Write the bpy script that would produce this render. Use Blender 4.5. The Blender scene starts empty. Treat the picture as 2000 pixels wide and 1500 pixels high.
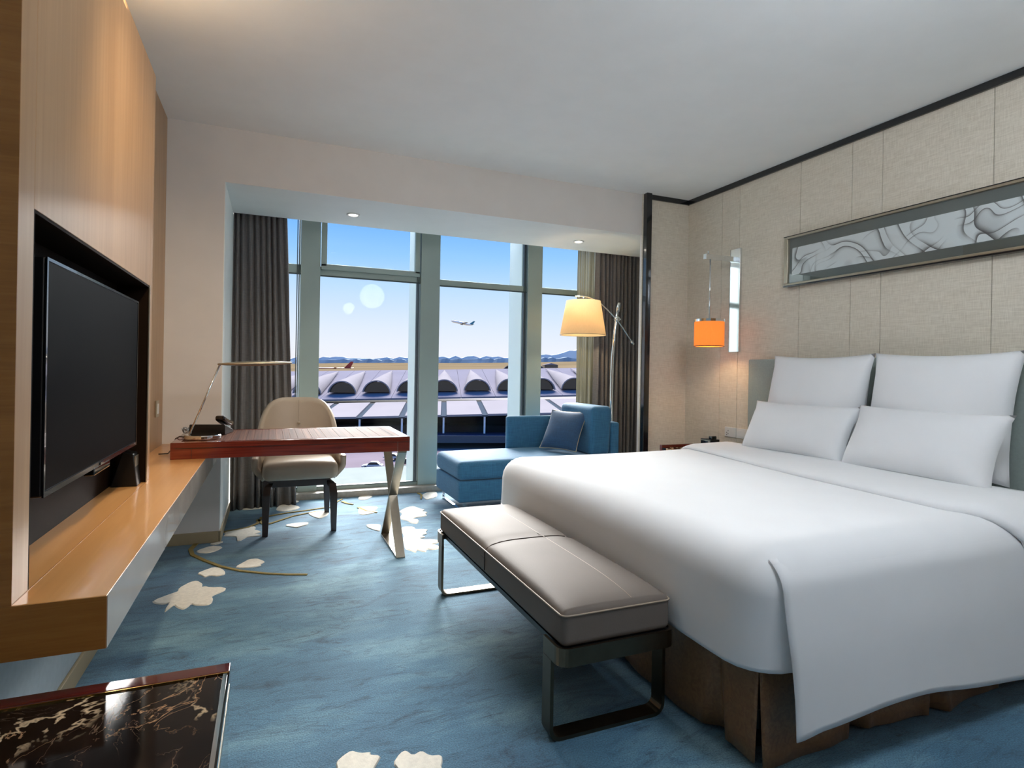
import bpy, bmesh, math, random
from mathutils import Vector, Matrix
random.seed(7)
R = math.radians
C = bpy.context.scene.collection
SC = bpy.context.scene

# ------------------------------------------------------------------ camera
cam = bpy.data.cameras.new('camera'); cam_o = bpy.data.objects.new('camera', cam); C.objects.link(cam_o)
cam.sensor_fit = 'HORIZONTAL'; cam.sensor_width = 36.0; cam.lens = 20.26
cam.shift_y = -0.0125; cam.clip_start = 0.05; cam.clip_end = 8000
YAW, ROLL = R(22.683), R(0.9945)
fwd = Vector((math.sin(YAW), math.cos(YAW), 0)); rgt = Vector((math.cos(YAW), -math.sin(YAW), 0)); up = Vector((0, 0, 1))
r2 = rgt*math.cos(ROLL) + up*math.sin(ROLL); u2 = up*math.cos(ROLL) - rgt*math.sin(ROLL)
cam_o.matrix_world = Matrix(((r2.x, u2.x, -fwd.x, 0), (r2.y, u2.y, -fwd.y, 0), (r2.z, u2.z, -fwd.z, 1.165), (0, 0, 0, 1)))
SC.camera = cam_o

# ------------------------------------------------------------------ exposure
vs = SC.view_settings
vs.view_transform = 'Standard'; vs.look = 'None'; vs.gamma = 1.0; vs.use_curve_mapping = False
vs.exposure = 0.92

def lin(c):
    if isinstance(c, str):
        c = c.lstrip('#'); c = [int(c[i:i+2], 16)/255 for i in (0, 2, 4)]
    return tuple((v/12.92 if v <= 0.04045 else ((v+0.055)/1.055)**2.4) for v in c[:3])

# ------------------------------------------------------------------ sky and sun
w = bpy.data.worlds.new('sky'); SC.world = w; w.use_nodes = True
nt = w.node_tree; nt.nodes.clear()
wo = nt.nodes.new('ShaderNodeOutputWorld'); bg = nt.nodes.new('ShaderNodeBackground')
tc = nt.nodes.new('ShaderNodeTexCoord'); sp = nt.nodes.new('ShaderNodeSeparateXYZ'); rp = nt.nodes.new('ShaderNodeValToRGB')
nt.links.new(tc.outputs['Generated'], sp.inputs[0]); nt.links.new(sp.outputs[2], rp.inputs[0])
els = rp.color_ramp.elements
els[0].position = 0.0; els[0].color = (*lin('#f2eff5'), 1)
els[1].position = 1.0; els[1].color = (*lin('#3a86ea'), 1)
for p_, c_ in ((0.035, '#ecf0fa'), (0.07, '#e0ebfb'), (0.143, '#bbdcfd'), (0.19, '#97cbff'), (0.24, '#79b8ff'), (0.29, '#62a8fd'), (0.45, '#4f9af5')):
    e_ = els.new(p_); e_.color = (*lin(c_), 1)
nt.links.new(rp.outputs[0], bg.inputs[0]); bg.inputs[1].default_value = 0.565
nt.links.new(bg.outputs[0], wo.inputs[0])

sun = bpy.data.lights.new('sun', 'SUN'); sun_o = bpy.data.objects.new('sun', sun); C.objects.link(sun_o)
sun.energy = 9.6; sun.angle = R(36); sun.color = (1.0, 0.97, 0.93)
SAZ, SEL = R(16), R(31)
sd = Vector((math.sin(SAZ)*math.cos(SEL), math.cos(SAZ)*math.cos(SEL), math.sin(SEL)))
sun_o.rotation_euler = sd.to_track_quat('Z', 'Y').to_euler(); sun_o.location = sd*30

# ------------------------------------------------------------------ materials
MATS = {}
def nodes(name):
    m = bpy.data.materials.new(name); m.use_nodes = True; n = m.node_tree; b = n.nodes['Principled BSDF']
    MATS[name] = m; return m, n, b
def setp(b, **k):
    for a, v in k.items():
        a = {'rough': 'Roughness', 'metal': 'Metallic', 'coat': 'Coat Weight', 'coatr': 'Coat Roughness', 'spec': 'Specular IOR Level', 'sheen': 'Sheen Weight', 'trans': 'Transmission Weight', 'sub': 'Subsurface Weight'}[a]
        b.inputs[a].default_value = v
def tex(n, kind, scale=5, detail=4, stretch=(1, 1, 1), coord='Object', dist=0.0, rot=(0, 0, 0), rough=0.5):
    t = n.nodes.new('ShaderNodeTexCoord'); mp = n.nodes.new('ShaderNodeMapping'); mp.inputs['Scale'].default_value = stretch; mp.inputs['Rotation'].default_value = rot
    x = n.nodes.new(kind)
    x.inputs['Scale'].default_value = scale
    if 'Detail' in x.inputs: x.inputs['Detail'].default_value = detail
    if 'Distortion' in x.inputs: x.inputs['Distortion'].default_value = dist
    if 'Roughness' in x.inputs and kind == 'ShaderNodeTexNoise': x.inputs['Roughness'].default_value = rough
    n.links.new(t.outputs[coord], mp.inputs[0]); n.links.new(mp.outputs[0], x.inputs['Vector'])
    return x
def ramp(n, src, stops, out=None):
    r = n.nodes.new('ShaderNodeValToRGB'); e = r.color_ramp.elements
    e[0].position, e[1].position = stops[0][0], stops[-1][0]
    e[0].color = (*lin(stops[0][1]), 1); e[1].color = (*lin(stops[-1][1]), 1)
    for p, c in stops[1:-1]:
        q = e.new(p); q.color = (*lin(c), 1)
    n.links.new(src, r.inputs[0]); return r
def mixc(n, a, b, fac, mode='MIX'):
    m = n.nodes.new('ShaderNodeMix'); m.data_type = 'RGBA'; m.blend_type = mode
    for sock, v in ((m.inputs[6], a), (m.inputs[7], b), (m.inputs[0], fac)):
        if hasattr(v, 'is_linked') or hasattr(v, 'links'): n.links.new(v, sock)
        elif isinstance(v, (int, float)): sock.default_value = v
        else: sock.default_value = (*v, 1)
    return m.outputs[2]
def bump(n, b, src, strength=0.2, dist=0.01):
    q = n.nodes.new('ShaderNodeBump'); q.inputs['Strength'].default_value = strength; q.inputs['Distance'].default_value = dist
    n.links.new(src, q.inputs['Height']); n.links.new(q.outputs[0], b.inputs['Normal'])
def plain(name, col, rough=0.5, metal=0.0, var=0.06, scale=6, bmp=0.0, bscale=200, **k):
    m, n, b = nodes(name); setp(b, rough=rough, metal=metal, **k)
    c = lin(col)
    if var:
        x = tex(n, 'ShaderNodeTexNoise', scale, 3)
        r = n.nodes.new('ShaderNodeValToRGB'); e = r.color_ramp.elements
        e[0].position, e[1].position = 0.3, 0.7
        e[0].color = (*[v*(1-var) for v in c], 1); e[1].color = (*[min(1, v*(1+var)) for v in c], 1)
        n.links.new(x.outputs[0], r.inputs[0]); n.links.new(r.outputs[0], b.inputs['Base Color'])
    else: b.inputs['Base Color'].default_value = (*c, 1)
    if bmp: bump(n, b, tex(n, 'ShaderNodeTexNoise', bscale, 2).outputs[0], bmp, 0.002)
    return m
def wood(name, stops, stretch, scale=3, rough=0.35, coat=0.0, bmp=0.03, dist=0.6, spec=0.5):
    m, n, b = nodes(name); setp(b, rough=rough, coat=coat, spec=spec)
    x = tex(n, 'ShaderNodeTexNoise', scale, 6, stretch, dist=dist)
    y = tex(n, 'ShaderNodeTexNoise', scale*0.35, 2, tuple(s*0.5 for s in stretch))
    ad = n.nodes.new('ShaderNodeMath'); ad.operation = 'MULTIPLY_ADD'; ad.inputs[1].default_value = 0.45
    n.links.new(y.outputs[0], ad.inputs[0])
    sc = n.nodes.new('ShaderNodeMath'); sc.operation = 'MULTIPLY'; sc.inputs[1].default_value = 0.55
    n.links.new(x.outputs[0], sc.inputs[0]); n.links.new(sc.outputs[0], ad.inputs[2])
    r = ramp(n, ad.outputs[0], stops); n.links.new(r.outputs[0], b.inputs['Base Color'])
    bump(n, b, x.outputs[0], bmp, 0.002); return m
def fabric(name, c1, c2, scale=220, rough=0.9, sheen=0.2, ratio=1.0, bmp=0.25):
    m, n, b = nodes(name); setp(b, rough=rough, sheen=sheen)
    x = tex(n, 'ShaderNodeTexNoise', scale, 2, (1, 1, 0.06*ratio)); y = tex(n, 'ShaderNodeTexNoise', scale, 2, (0.06, 0.06, 1))
    z = tex(n, 'ShaderNodeTexNoise', 2.5, 3)
    a = n.nodes.new('ShaderNodeMath'); a.operation = 'ADD'; n.links.new(x.outputs[0], a.inputs[0]); n.links.new(y.outputs[0], a.inputs[1])
    h = n.nodes.new('ShaderNodeMath'); h.operation = 'MULTIPLY'; h.inputs[1].default_value = 0.5; n.links.new(a.outputs[0], h.inputs[0])
    r = ramp(n, h.outputs[0], ((0.35, c1), (0.65, c2))); n.links.new(r.outputs[0], b.inputs['Base Color'])
    bump(n, b, h.outputs[0], bmp, 0.001); return m
def emit(name, col, strength, base=None):
    m, n, b = nodes(name); b.inputs['Base Color'].default_value = (*lin(base or col), 1)
    x = tex(n, 'ShaderNodeTexNoise', 30, 2)
    r = n.nodes.new('ShaderNodeValToRGB'); e = r.color_ramp.elements; c = lin(col)
    e[0].color = (*[v*0.97 for v in c], 1); e[1].color = (*c, 1); n.links.new(x.outputs[0], r.inputs[0])
    n.links.new(r.outputs[0], b.inputs['Emission Color']); b.inputs['Emission Strength'].default_value = strength
    return m

plain('white_paint', '#f2f4f3', 0.7, var=0.015, bmp=0.03)
plain('wall_paint', '#dcd8d3', 0.75, var=0.02, bmp=0.04)
plain('reveal_paint', '#e6ecea', 0.6, var=0.015)
plain('grey_wall', '#a9b4b8', 0.8, var=0.05, scale=40, bmp=0.15)
plain('baseboard_paint', '#a89878', 0.45)
plain('black_lacquer', '#15171a', 0.18, var=0.1, coat=0.5)
plain('black_plastic', '#0e0f11', 0.35, var=0.1)
plain('black_gloss', '#050506', 0.07, var=0.0, coat=0.6)
plain('tv_screen', '#020202', 0.4, var=0.0, spec=0.02)
plain('chrome', '#e4e8ea', 0.06, 1.0, var=0.0)
plain('shelf_edge', '#b3a89d', 0.16, var=0.03, coat=0.4)
plain('satin_steel', '#9d968a', 0.28, 1.0, var=0.03, scale=30)
plain('bronze', '#6a5d4c', 0.32, 1.0, var=0.05, scale=30)
plain('bronze_glass', '#1c120b', 0.6, 0.0, var=0.05, spec=0.05)
plain('champagne', '#b9b09c', 0.3, 0.9, var=0.03)
plain('gold', '#c89a4a', 0.22, 1.0, var=0.03)
plain('mullion_metal', '#93a39d', 0.45, 0.1, var=0.02)
plain('fin_metal', '#e3f0ec', 0.4, 0.0, var=0.01)
plain('gasket', '#3c4a4a', 0.5)
plain('sill_stone', '#8f8a80', 0.4, var=0.12, scale=30)
plain('ledge_concrete', '#868d8b', 1.0, spec=0.0, var=0.04)
plain('bedlinen', '#eef0f1', 0.85, var=0.01, bmp=0.05, bscale=300, sheen=0.1)
plain('leather', '#716860', 0.6, spec=0.2, var=0.05, scale=4, bmp=0.12, bscale=260)
plain('leather_chair', '#b0a08c', 0.4, var=0.05, scale=4, bmp=0.1, bscale=260)
plain('piping_leather', '#a4937f', 0.45)
plain('dark_wood', '#2a1a15', 0.3, var=0.2, scale=20, coat=0.3)
plain('socket_white', '#e2e4e2', 0.35, var=0.01)
plain('mat_board', '#5d6460', 0.8, var=0.05)
plain('cream_tuft', '#e4dfd2', 0.95, var=0.08, scale=60, bmp=0.5, bscale=300)
plain('gold_tuft', '#8b7a45', 0.95, var=0.15, scale=50, bmp=0.5, bscale=300)
plain('rubber', '#101114', 0.6)
plain('headboard_fabric', '#95a09a', 0.7, var=0.05, scale=80, bmp=0.2)
plain('silver_cord', '#9aa2a8', 0.3, 0.7, var=0.02)
plain('cable', '#3a3128', 0.6)
fabric('linen_wall', '#cbc2b0', '#e4ddcd', 260)
fabric('curtain_cloth', '#615e5d', '#787472', 300, ratio=0.5)
fabric('blue_velvet', '#255a7c', '#357093', 180, 0.85, 0.15)
fabric('navy_velvet', '#153a5a', '#1f4a70', 180, 0.8, 0.2)
wood('veneer', ((0.3, '#a37e57'), (0.5, '#b18c64'), (0.7, '#bd9971')), (14, 14, 0.5), 3.0, 0.35)
wood('veneer_cross', ((0.3, '#85551f'), (0.5, '#946128'), (0.7, '#a06d33')), (1.0, 1.0, 16), 5, 0.4, dist=1.2)
wood('veneer_shelf', ((0.3, '#c08a52'), (0.5, '#cc965c'), (0.7, '#d6a36a')), (10, 0.6, 10), 3, 0.28, 0.2)
wood('rosewood', ((0.3, '#3d130d'), (0.5, '#6a2518'), (0.7, '#8a3a24')), (0.8, 18, 18), 4, 0.2, 0.5)
wood('rosewood_top', ((0.32, '#2c140d'), (0.5, '#49281a'), (0.68, '#6a432f')), (60, 0.6, 1), 2.4, 0.7, 0.0, dist=0.2, spec=0.1)
wood('rosewood_dark', ((0.3, '#33090b'), (0.5, '#4e1112'), (0.7, '#661a18')), (0.8, 18, 18), 4, 0.12, 0.6)

# carpet: mottled blue wool with darker veins
m, n, b = nodes('carpet'); setp(b, rough=0.95, sheen=0.25)
a1 = tex(n, 'ShaderNodeTexNoise', 1.6, 6, (0.7, 1.5, 1), rough=0.65)
a2 = tex(n, 'ShaderNodeTexNoise', 7, 6, (0.55, 1.7, 1), dist=1.2, rough=0.7)
a3 = tex(n, 'ShaderNodeTexNoise', 200, 3)
a4 = tex(n, 'ShaderNodeTexNoise', 3.2, 5, (0.5, 1.6, 1), dist=1.6, rough=0.6)
s4 = n.nodes.new('ShaderNodeMath'); s4.operation = 'SUBTRACT'; s4.inputs[1].default_value = 0.5; n.links.new(a4.outputs[0], s4.inputs[0])
b4 = n.nodes.new('ShaderNodeMath'); b4.operation = 'ABSOLUTE'; n.links.new(s4.outputs[0], b4.inputs[0])
r1 = ramp(n, a1.outputs[0], ((0.32, '#3c6d89'), (0.5, '#588ca8'), (0.68, '#8ebaca')))
r2_ = ramp(n, a2.outputs[0], ((0.32, '#5f7888'), (0.46, '#e0e8ec'), (0.75, '#ffffff')))
r3 = ramp(n, a3.outputs[0], ((0.3, '#7f8f98'), (0.7, '#ffffff')))
r4 = ramp(n, b4.outputs[0], ((0.0, '#6c7f8b'), (0.008, '#aab8c0'), (0.02, '#ffffff')))
c = mixc(n, r1.outputs[0], r2_.outputs[0], 0.8, 'MULTIPLY'); c = mixc(n, c, r4.outputs[0], 0.35, 'MULTIPLY'); c = mixc(n, c, r3.outputs[0], 0.75, 'MULTIPLY')
n.links.new(c, b.inputs['Base Color']); bump(n, b, a3.outputs[0], 0.6, 0.004)

# marble: near-black with a few thin cream veins
m, n, b = nodes('marble'); setp(b, rough=0.08, spec=0.3)
def vein(scale, rot, off, w0, w1, mask_scale, m0, m1):
    x = tex(n, 'ShaderNodeTexNoise', scale, 5, (1.0, 0.75, 1), 'Object', 0.9, rot, 0.6)
    s_ = n.nodes.new('ShaderNodeMath'); s_.operation = 'SUBTRACT'; s_.inputs[1].default_value = off; n.links.new(x.outputs[0], s_.inputs[0])
    a_ = n.nodes.new('ShaderNodeMath'); a_.operation = 'ABSOLUTE'; n.links.new(s_.outputs[0], a_.inputs[0])
    r_ = ramp(n, a_.outputs[0], ((0.0, '#ffffff'), (w0, '#c0c0c0'), (w1, '#000000')))
    q = tex(n, 'ShaderNodeTexNoise', mask_scale, 2, (1, 1, 1), 'Object', 0.0, (0, 0, 1.1)); k = ramp(n, q.outputs[0], ((m0, '#000000'), (m1, '#ffffff')))
    return mixc(n, r_.outputs[0], k.outputs[0], 1.0, 'MULTIPLY')
z = tex(n, 'ShaderNodeTexNoise', 16, 6, (1.6, 0.6, 1), 'Object', 0.6, (0, 0, 0.5))
cc = ramp(n, z.outputs[0], ((0.3, '#0b0808'), (0.6, '#1b1412'), (0.8, '#3a2a22'))).outputs[0]
cc = mixc(n, cc, lin('#dcbd97'), vein(2.6, (0, 0, 0.5), 0.50, 0.008, 0.014, 3.0, 0.43, 0.50))
cc = mixc(n, cc, lin('#b98e68'), vein(6.0, (0, 0, 2.0), 0.48, 0.003, 0.007, 4.0, 0.48, 0.60))
cc = mixc(n, cc, lin('#8f735c'), vein(9.0, (0, 0, 1.2), 0.52, 0.002, 0.006, 2.0, 0.45, 0.60))
n.links.new(cc, b.inputs['Base Color'])

# smoke print: pale ground with soft dark wisps
m, n, b = nodes('smoke_print'); setp(b, rough=0.5)
def wisp(scale, rot, off, width, m0, m1, ms, mr, warp):
    t = n.nodes.new('ShaderNodeTexCoord'); mp = n.nodes.new('ShaderNodeMapping'); mp.inputs['Rotation'].default_value = rot; n.links.new(t.outputs['Object'], mp.inputs[0])
    wn = n.nodes.new('ShaderNodeTexNoise'); wn.inputs['Scale'].default_value = scale*0.9; wn.inputs['Detail'].default_value = 1; n.links.new(mp.outputs[0], wn.inputs['Vector'])
    sv = n.nodes.new('ShaderNodeVectorMath'); sv.operation = 'MULTIPLY_ADD'; sv.inputs[1].default_value = (warp, warp, warp); n.links.new(wn.outputs['Color'], sv.inputs[0]); n.links.new(mp.outputs[0], sv.inputs[2])
    x = n.nodes.new('ShaderNodeTexWave'); x.wave_type = 'BANDS'; x.bands_direction = 'Y'; x.inputs['Scale'].default_value = scale*0.55; x.inputs['Distortion'].default_value = 1.5; x.inputs['Detail'].default_value = 0.5; n.links.new(sv.outputs[0], x.inputs['Vector'])
    r_ = ramp(n, x.outputs['Fac'], ((off, '#000000'), (off+width*0.6, '#8c8c8c'), (off+width, '#ffffff'), (min(1, off+width*1.03), '#000000')))
    q = tex(n, 'ShaderNodeTexNoise', ms, 1, (1, 1, 0.5), 'Object', 0.4, mr); k = ramp(n, q.outputs[0], ((m0, '#000000'), (m1, '#ffffff')))
    return mixc(n, r_.outputs[0], k.outputs[0], 1.0, 'MULTIPLY')
cc = mixc(n, lin('#e4eaeb'), lin('#2c2729'), wisp(3.0, (0.7, 0, 0), 0.30, 0.55, 0.36, 0.50, 4.2, (0, 0, 0), 0.55))
cc = mixc(n, cc, lin('#3c3739'), wisp(4.2, (2.0, 0, 0), 0.35, 0.45, 0.42, 0.56, 4.6, (1, 0, 0), 0.45))
n.links.new(cc, b.inputs['Base Color'])

def glass_mat(name, tint, refl=0.08, rough=0.0):
    m = bpy.data.materials.new(name); m.use_nodes = True; n = m.node_tree; n.nodes.clear(); MATS[name] = m
    o = n.nodes.new('ShaderNodeOutputMaterial'); t = n.nodes.new('ShaderNodeBsdfTransparent'); g = n.nodes.new('ShaderNodeBsdfGlossy'); mx = n.nodes.new('ShaderNodeMixShader')
    fc = n.nodes.new('ShaderNodeLayerWeight'); fc.inputs[0].default_value = 0.5
    lw = n.nodes.new('ShaderNodeMath'); lw.operation = 'POWER'; lw.inputs[1].default_value = 5.0; n.links.new(fc.outputs['Facing'], lw.inputs[0])
    ml = n.nodes.new('ShaderNodeMath'); ml.operation = 'MULTIPLY_ADD'; ml.inputs[1].default_value = 0.45; ml.inputs[2].default_value = refl
    t.inputs[0].default_value = (*tint, 1); g.inputs['Roughness'].default_value = rough
    n.links.new(lw.outputs[0], ml.inputs[0]); n.links.new(ml.outputs[0], mx.inputs[0]); n.links.new(t.outputs[0], mx.inputs[1]); n.links.new(g.outputs[0], mx.inputs[2]); n.links.new(mx.outputs[0], o.inputs[0])
glass_mat('window_glass', (0.99, 0.995, 0.995), 0.004)
glass_mat('picture_glass', (0.98, 0.99, 0.99), 0.07)

# thin sheer cloth and lamp shades let light through
def translucent(name, col, fac, emis=0.0, ecol=None, alpha=1.0):
    m = bpy.data.materials.new(name); m.use_nodes = True; n = m.node_tree; n.nodes.clear(); MATS[name] = m
    o = n.nodes.new('ShaderNodeOutputMaterial'); d = n.nodes.new('ShaderNodeBsdfDiffuse'); t = n.nodes.new('ShaderNodeBsdfTranslucent'); mx = n.nodes.new('ShaderNodeMixShader')
    x = tex(n, 'ShaderNodeTexNoise', 120, 2, (1, 1, 0.2)); cc = lin(col)
    r = n.nodes.new('ShaderNodeValToRGB'); e = r.color_ramp.elements; e[0].color = (*[v*0.88 for v in cc], 1); e[1].color = (*cc, 1); n.links.new(x.outputs[0], r.inputs[0])
    n.links.new(r.outputs[0], d.inputs[0]); n.links.new(r.outputs[0], t.inputs[0]); mx.inputs[0].default_value = fac
    n.links.new(d.outputs[0], mx.inputs[1]); n.links.new(t.outputs[0], mx.inputs[2]); last = mx.outputs[0]
    if emis:
        em = n.nodes.new('ShaderNodeEmission'); em.inputs[0].default_value = (*lin(ecol or col), 1); em.inputs[1].default_value = emis
        ad = n.nodes.new('ShaderNodeAddShader'); n.links.new(last, ad.inputs[0]); n.links.new(em.outputs[0], ad.inputs[1]); last = ad.outputs[0]
    if alpha < 1:
        tr = n.nodes.new('ShaderNodeBsdfTransparent'); m2 = n.nodes.new('ShaderNodeMixShader'); m2.inputs[0].default_value = alpha
        n.links.new(tr.outputs[0], m2.inputs[1]); n.links.new(last, m2.inputs[2]); last = m2.outputs[0]
    n.links.new(last, o.inputs[0])
translucent('sheer_cloth', '#8d8b78', 0.5, alpha=0.72)
translucent('cream_shade', '#dcc49c', 0.35, 0.22, '#e6bd84')
translucent('amber_shade', '#cf8a46', 0.35, 0.28, '#e39444')

# ------------------------------------------------------------------ mesh helpers
WM = {}                                   # world matrix of every object made here
class MB:
    def __init__(s): s.v = []; s.f = []
    def add(s, vs, fs):
        o = len(s.v); s.v += [tuple(p) for p in vs]; s.f += [tuple(i+o for i in f) for f in fs]; return s
    def box(s, x0, x1, y0, y1, z0, z1):
        if x0 > x1: x0, x1 = x1, x0
        if y0 > y1: y0, y1 = y1, y0
        if z0 > z1: z0, z1 = z1, z0
        return s.add([(x0,y0,z0),(x1,y0,z0),(x1,y1,z0),(x0,y1,z0),(x0,y0,z1),(x1,y0,z1),(x1,y1,z1),(x0,y1,z1)],
                     [(0,3,2,1),(4,5,6,7),(0,1,5,4),(1,2,6,5),(2,3,7,6),(3,0,4,7)])
    def grid(s, fn, nu, nv, closed_u=False, closed_v=False):
        o = len(s.v)
        for i in range(nu):
            for j in range(nv): s.v.append(tuple(fn(i, j)))
        for i in range(nu if closed_u else nu-1):
            for j in range(nv if closed_v else nv-1):
                i2, j2 = (i+1) % nu, (j+1) % nv
                s.f.append((o+i*nv+j, o+i2*nv+j, o+i2*nv+j2, o+i*nv+j2))
        return s
    def lathe(s, prof, seg=32, c=(0, 0, 0), cap=True):
        o = len(s.v); k = len(prof)
        for i in range(seg):
            a = 2*math.pi*i/seg
            for r_, z_ in prof: s.v.append((c[0]+r_*math.cos(a), c[1]+r_*math.sin(a), c[2]+z_))
        for i in range(seg):
            i2 = (i+1) % seg
            for j in range(k-1): s.f.append((o+i*k+j, o+i2*k+j, o+i2*k+j+1, o+i*k+j+1))
        if cap:
            s.f.append(tuple(o+i*k for i in reversed(range(seg)))); s.f.append(tuple(o+i*k+k-1 for i in range(seg)))
        return s
    def tube(s, pts, r_, seg=10, closed=False, flat=None):
        """round tube along pts; r_ may be a list; flat=(normal, w, t) sweeps a flat bar instead"""
        pts = [Vector(p) for p in pts]; nn = len(pts); o = len(s.v); prev = None
        for i, p in enumerate(pts):
            if closed: t = pts[(i+1) % nn]-pts[i-1]
            else: t = pts[min(i+1, nn-1)]-pts[max(i-1, 0)]
            t.normalize()
            if flat:
                a = Vector(flat[0]).normalized(); bb = t.cross(a).normalized(); hw, ht = flat[1]/2, flat[2]/2
                for sa, sb_ in ((-1,-1),(1,-1),(1,1),(-1,1)): s.v.append(tuple(p+a*hw*sa+bb*ht*sb_))
            else:
                ref = prev if prev else (Vector((0,0,1)) if abs(t.z) < 0.9 else Vector((1,0,0)))
                a = (ref - t*ref.dot(t)).normalized(); bb = t.cross(a); prev = a
                rr = r_[i] if isinstance(r_, (list, tuple)) else r_
                for j in range(seg):
                    q = 2*math.pi*j/seg; s.v.append(tuple(p+a*rr*math.cos(q)+bb*rr*math.sin(q)))
        k = 4 if flat else seg
        for i in range(nn if closed else nn-1):
            i2 = (i+1) % nn
            for j in range(k):
                j2 = (j+1) % k; s.f.append((o+i*k+j, o+i*k+j2, o+i2*k+j2, o+i2*k+j))
        if not closed:
            s.f.append(tuple(o+j for j in reversed(range(k)))); s.f.append(tuple(o+(nn-1)*k+j for j in range(k)))
        return s
    def prism(s, poly, z0, z1, axis='z'):
        o = len(s.v); k = len(poly)
        def P(a, b_, c_): return {'z': (a, b_, c_), 'y': (a, c_, b_), 'x': (c_, a, b_)}[axis]
        s.v += [P(a, b_, z0) for a, b_ in poly] + [P(a, b_, z1) for a, b_ in poly]
        s.f += [tuple(o+i for i in reversed(range(k))), tuple(o+k+i for i in range(k))]
        s.f += [(o+i, o+(i+1) % k, o+k+(i+1) % k, o+k+i) for i in range(k)]
        return s
    def rbox(s, x0, x1, y0, y1, z0, z1, r_, nseg=10, fn=None):
        """rounded box: a subdivided cube pushed onto a rounded hull; fn(p) -> p reshapes it"""
        o = len(s.v); idx = {}
        lo = Vector((x0, y0, z0)); hi = Vector((x1, y1, z1)); il = lo+Vector((r_,)*3); ih = hi-Vector((r_,)*3)
        def coords(a, b_):
            m_ = [a + (b_-a)*0]; k = 3
            out = [a + r_*q/k for q in range(k)] + [a+r_+(b_-a-2*r_)*q/nseg for q in range(nseg+1)] + [b_-r_+r_*q/k for q in range(1, k+1)]
            return out
        X, Y, Z = coords(x0, x1), coords(y0, y1), coords(z0, z1)
        def vid(i, j, k):
            if (i, j, k) in idx: return idx[(i, j, k)]
            p = Vector((X[i], Y[j], Z[k])); q = Vector([min(max(p[d], il[d]), ih[d]) for d in range(3)])
            d = p-q
            if d.length > 1e-9: p = q+d.normalized()*r_
            if fn: p = fn(p)
            idx[(i, j, k)] = len(s.v); s.v.append(tuple(p)); return idx[(i, j, k)]
        a, b_, c_ = len(X)-1, len(Y)-1, len(Z)-1
        for i in range(a):
            for j in range(b_):
                s.f.append((vid(i,j,0), vid(i,j+1,0), vid(i+1,j+1,0), vid(i+1,j,0))); s.f.append((vid(i,j,c_), vid(i+1,j,c_), vid(i+1,j+1,c_), vid(i,j+1,c_)))
        for i in range(a):
            for k in range(c_):
                s.f.append((vid(i,0,k), vid(i+1,0,k), vid(i+1,0,k+1), vid(i,0,k+1))); s.f.append((vid(i,b_,k), vid(i,b_,k+1), vid(i+1,b_,k+1), vid(i+1,b_,k)))
        for j in range(b_):
            for k in range(c_):
                s.f.append((vid(0,j,k), vid(0,j,k+1), vid(0,j+1,k+1), vid(0,j+1,k))); s.f.append((vid(a,j,k), vid(a,j+1,k), vid(a,j+1,k+1), vid(a,j,k+1)))
        return s
    def build(s, name, mat, parent=None, origin=None, local=False, bevel=0.0, smooth=False, solid=0.0, kind=None, seg=2):
        if parent is not None: M = WM[parent.name]
        elif origin is not None: M = Matrix.Translation(origin)
        else: M = Matrix.Identity(4)
        if local: vs_ = s.v
        else:
            Mi = M.inverted(); vs_ = [tuple(Mi @ Vector(p)) for p in s.v]
        me = bpy.data.meshes.new(name); me.from_pydata(vs_, [], s.f); me.validate(); 
        bm = bmesh.new(); bm.from_mesh(me); bmesh.ops.recalc_face_normals(bm, faces=bm.faces); bm.to_mesh(me); bm.free()
        me.materials.append(MATS[mat] if isinstance(mat, str) else mat)
        if smooth:
            for p in me.polygons: p.use_smooth = True
        o = bpy.data.objects.new(name, me); C.objects.link(o)
        if parent is not None: o.parent = parent
        elif origin is not None: o.location = origin
        WM[o.name] = M.copy()
        if solid:
            md = o.modifiers.new('thick', 'SOLIDIFY'); md.thickness = solid; md.offset = -1
        if bevel:
            md = o.modifiers.new('bevel', 'BEVEL'); md.width = bevel; md.segments = seg; md.limit_method = 'ANGLE'; md.angle_limit = R(40)
            for p in me.polygons: p.use_smooth = True
            md.harden_normals = False
            try:
                wn = o.modifiers.new('normals', 'WEIGHTED_NORMAL'); wn.keep_sharp = True
            except Exception: pass
        if kind: o['kind'] = kind
        return o
def box(*a): return MB().box(*a)
def tag(o, label, cat, group=None):
    o['label'] = label; o['category'] = cat
    if group: o['group'] = group
    return o
def thing(name, label, cat, loc=(0, 0, 0), rz=0.0, group=None):
    o = bpy.data.objects.new(name, None); C.objects.link(o); o.empty_display_size = 0.1
    o.location = loc; o.rotation_euler = (0, 0, rz); WM[o.name] = Matrix.Translation(loc) @ Matrix.Rotation(rz, 4, 'Z')
    return tag(o, label, cat, group)
def struct(mb, name, mat, label=None, parent=None, **k):
    o = mb.build(name, mat, parent, **k)
    if parent is None:
        o['kind'] = 'structure'
        if label: o['label'] = label
    return o
def copy_tree(o, parent=None):
    c_ = o.copy(); C.objects.link(c_); c_.parent = parent
    for ch in list(o.children): copy_tree(ch, c_)
    return c_
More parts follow.
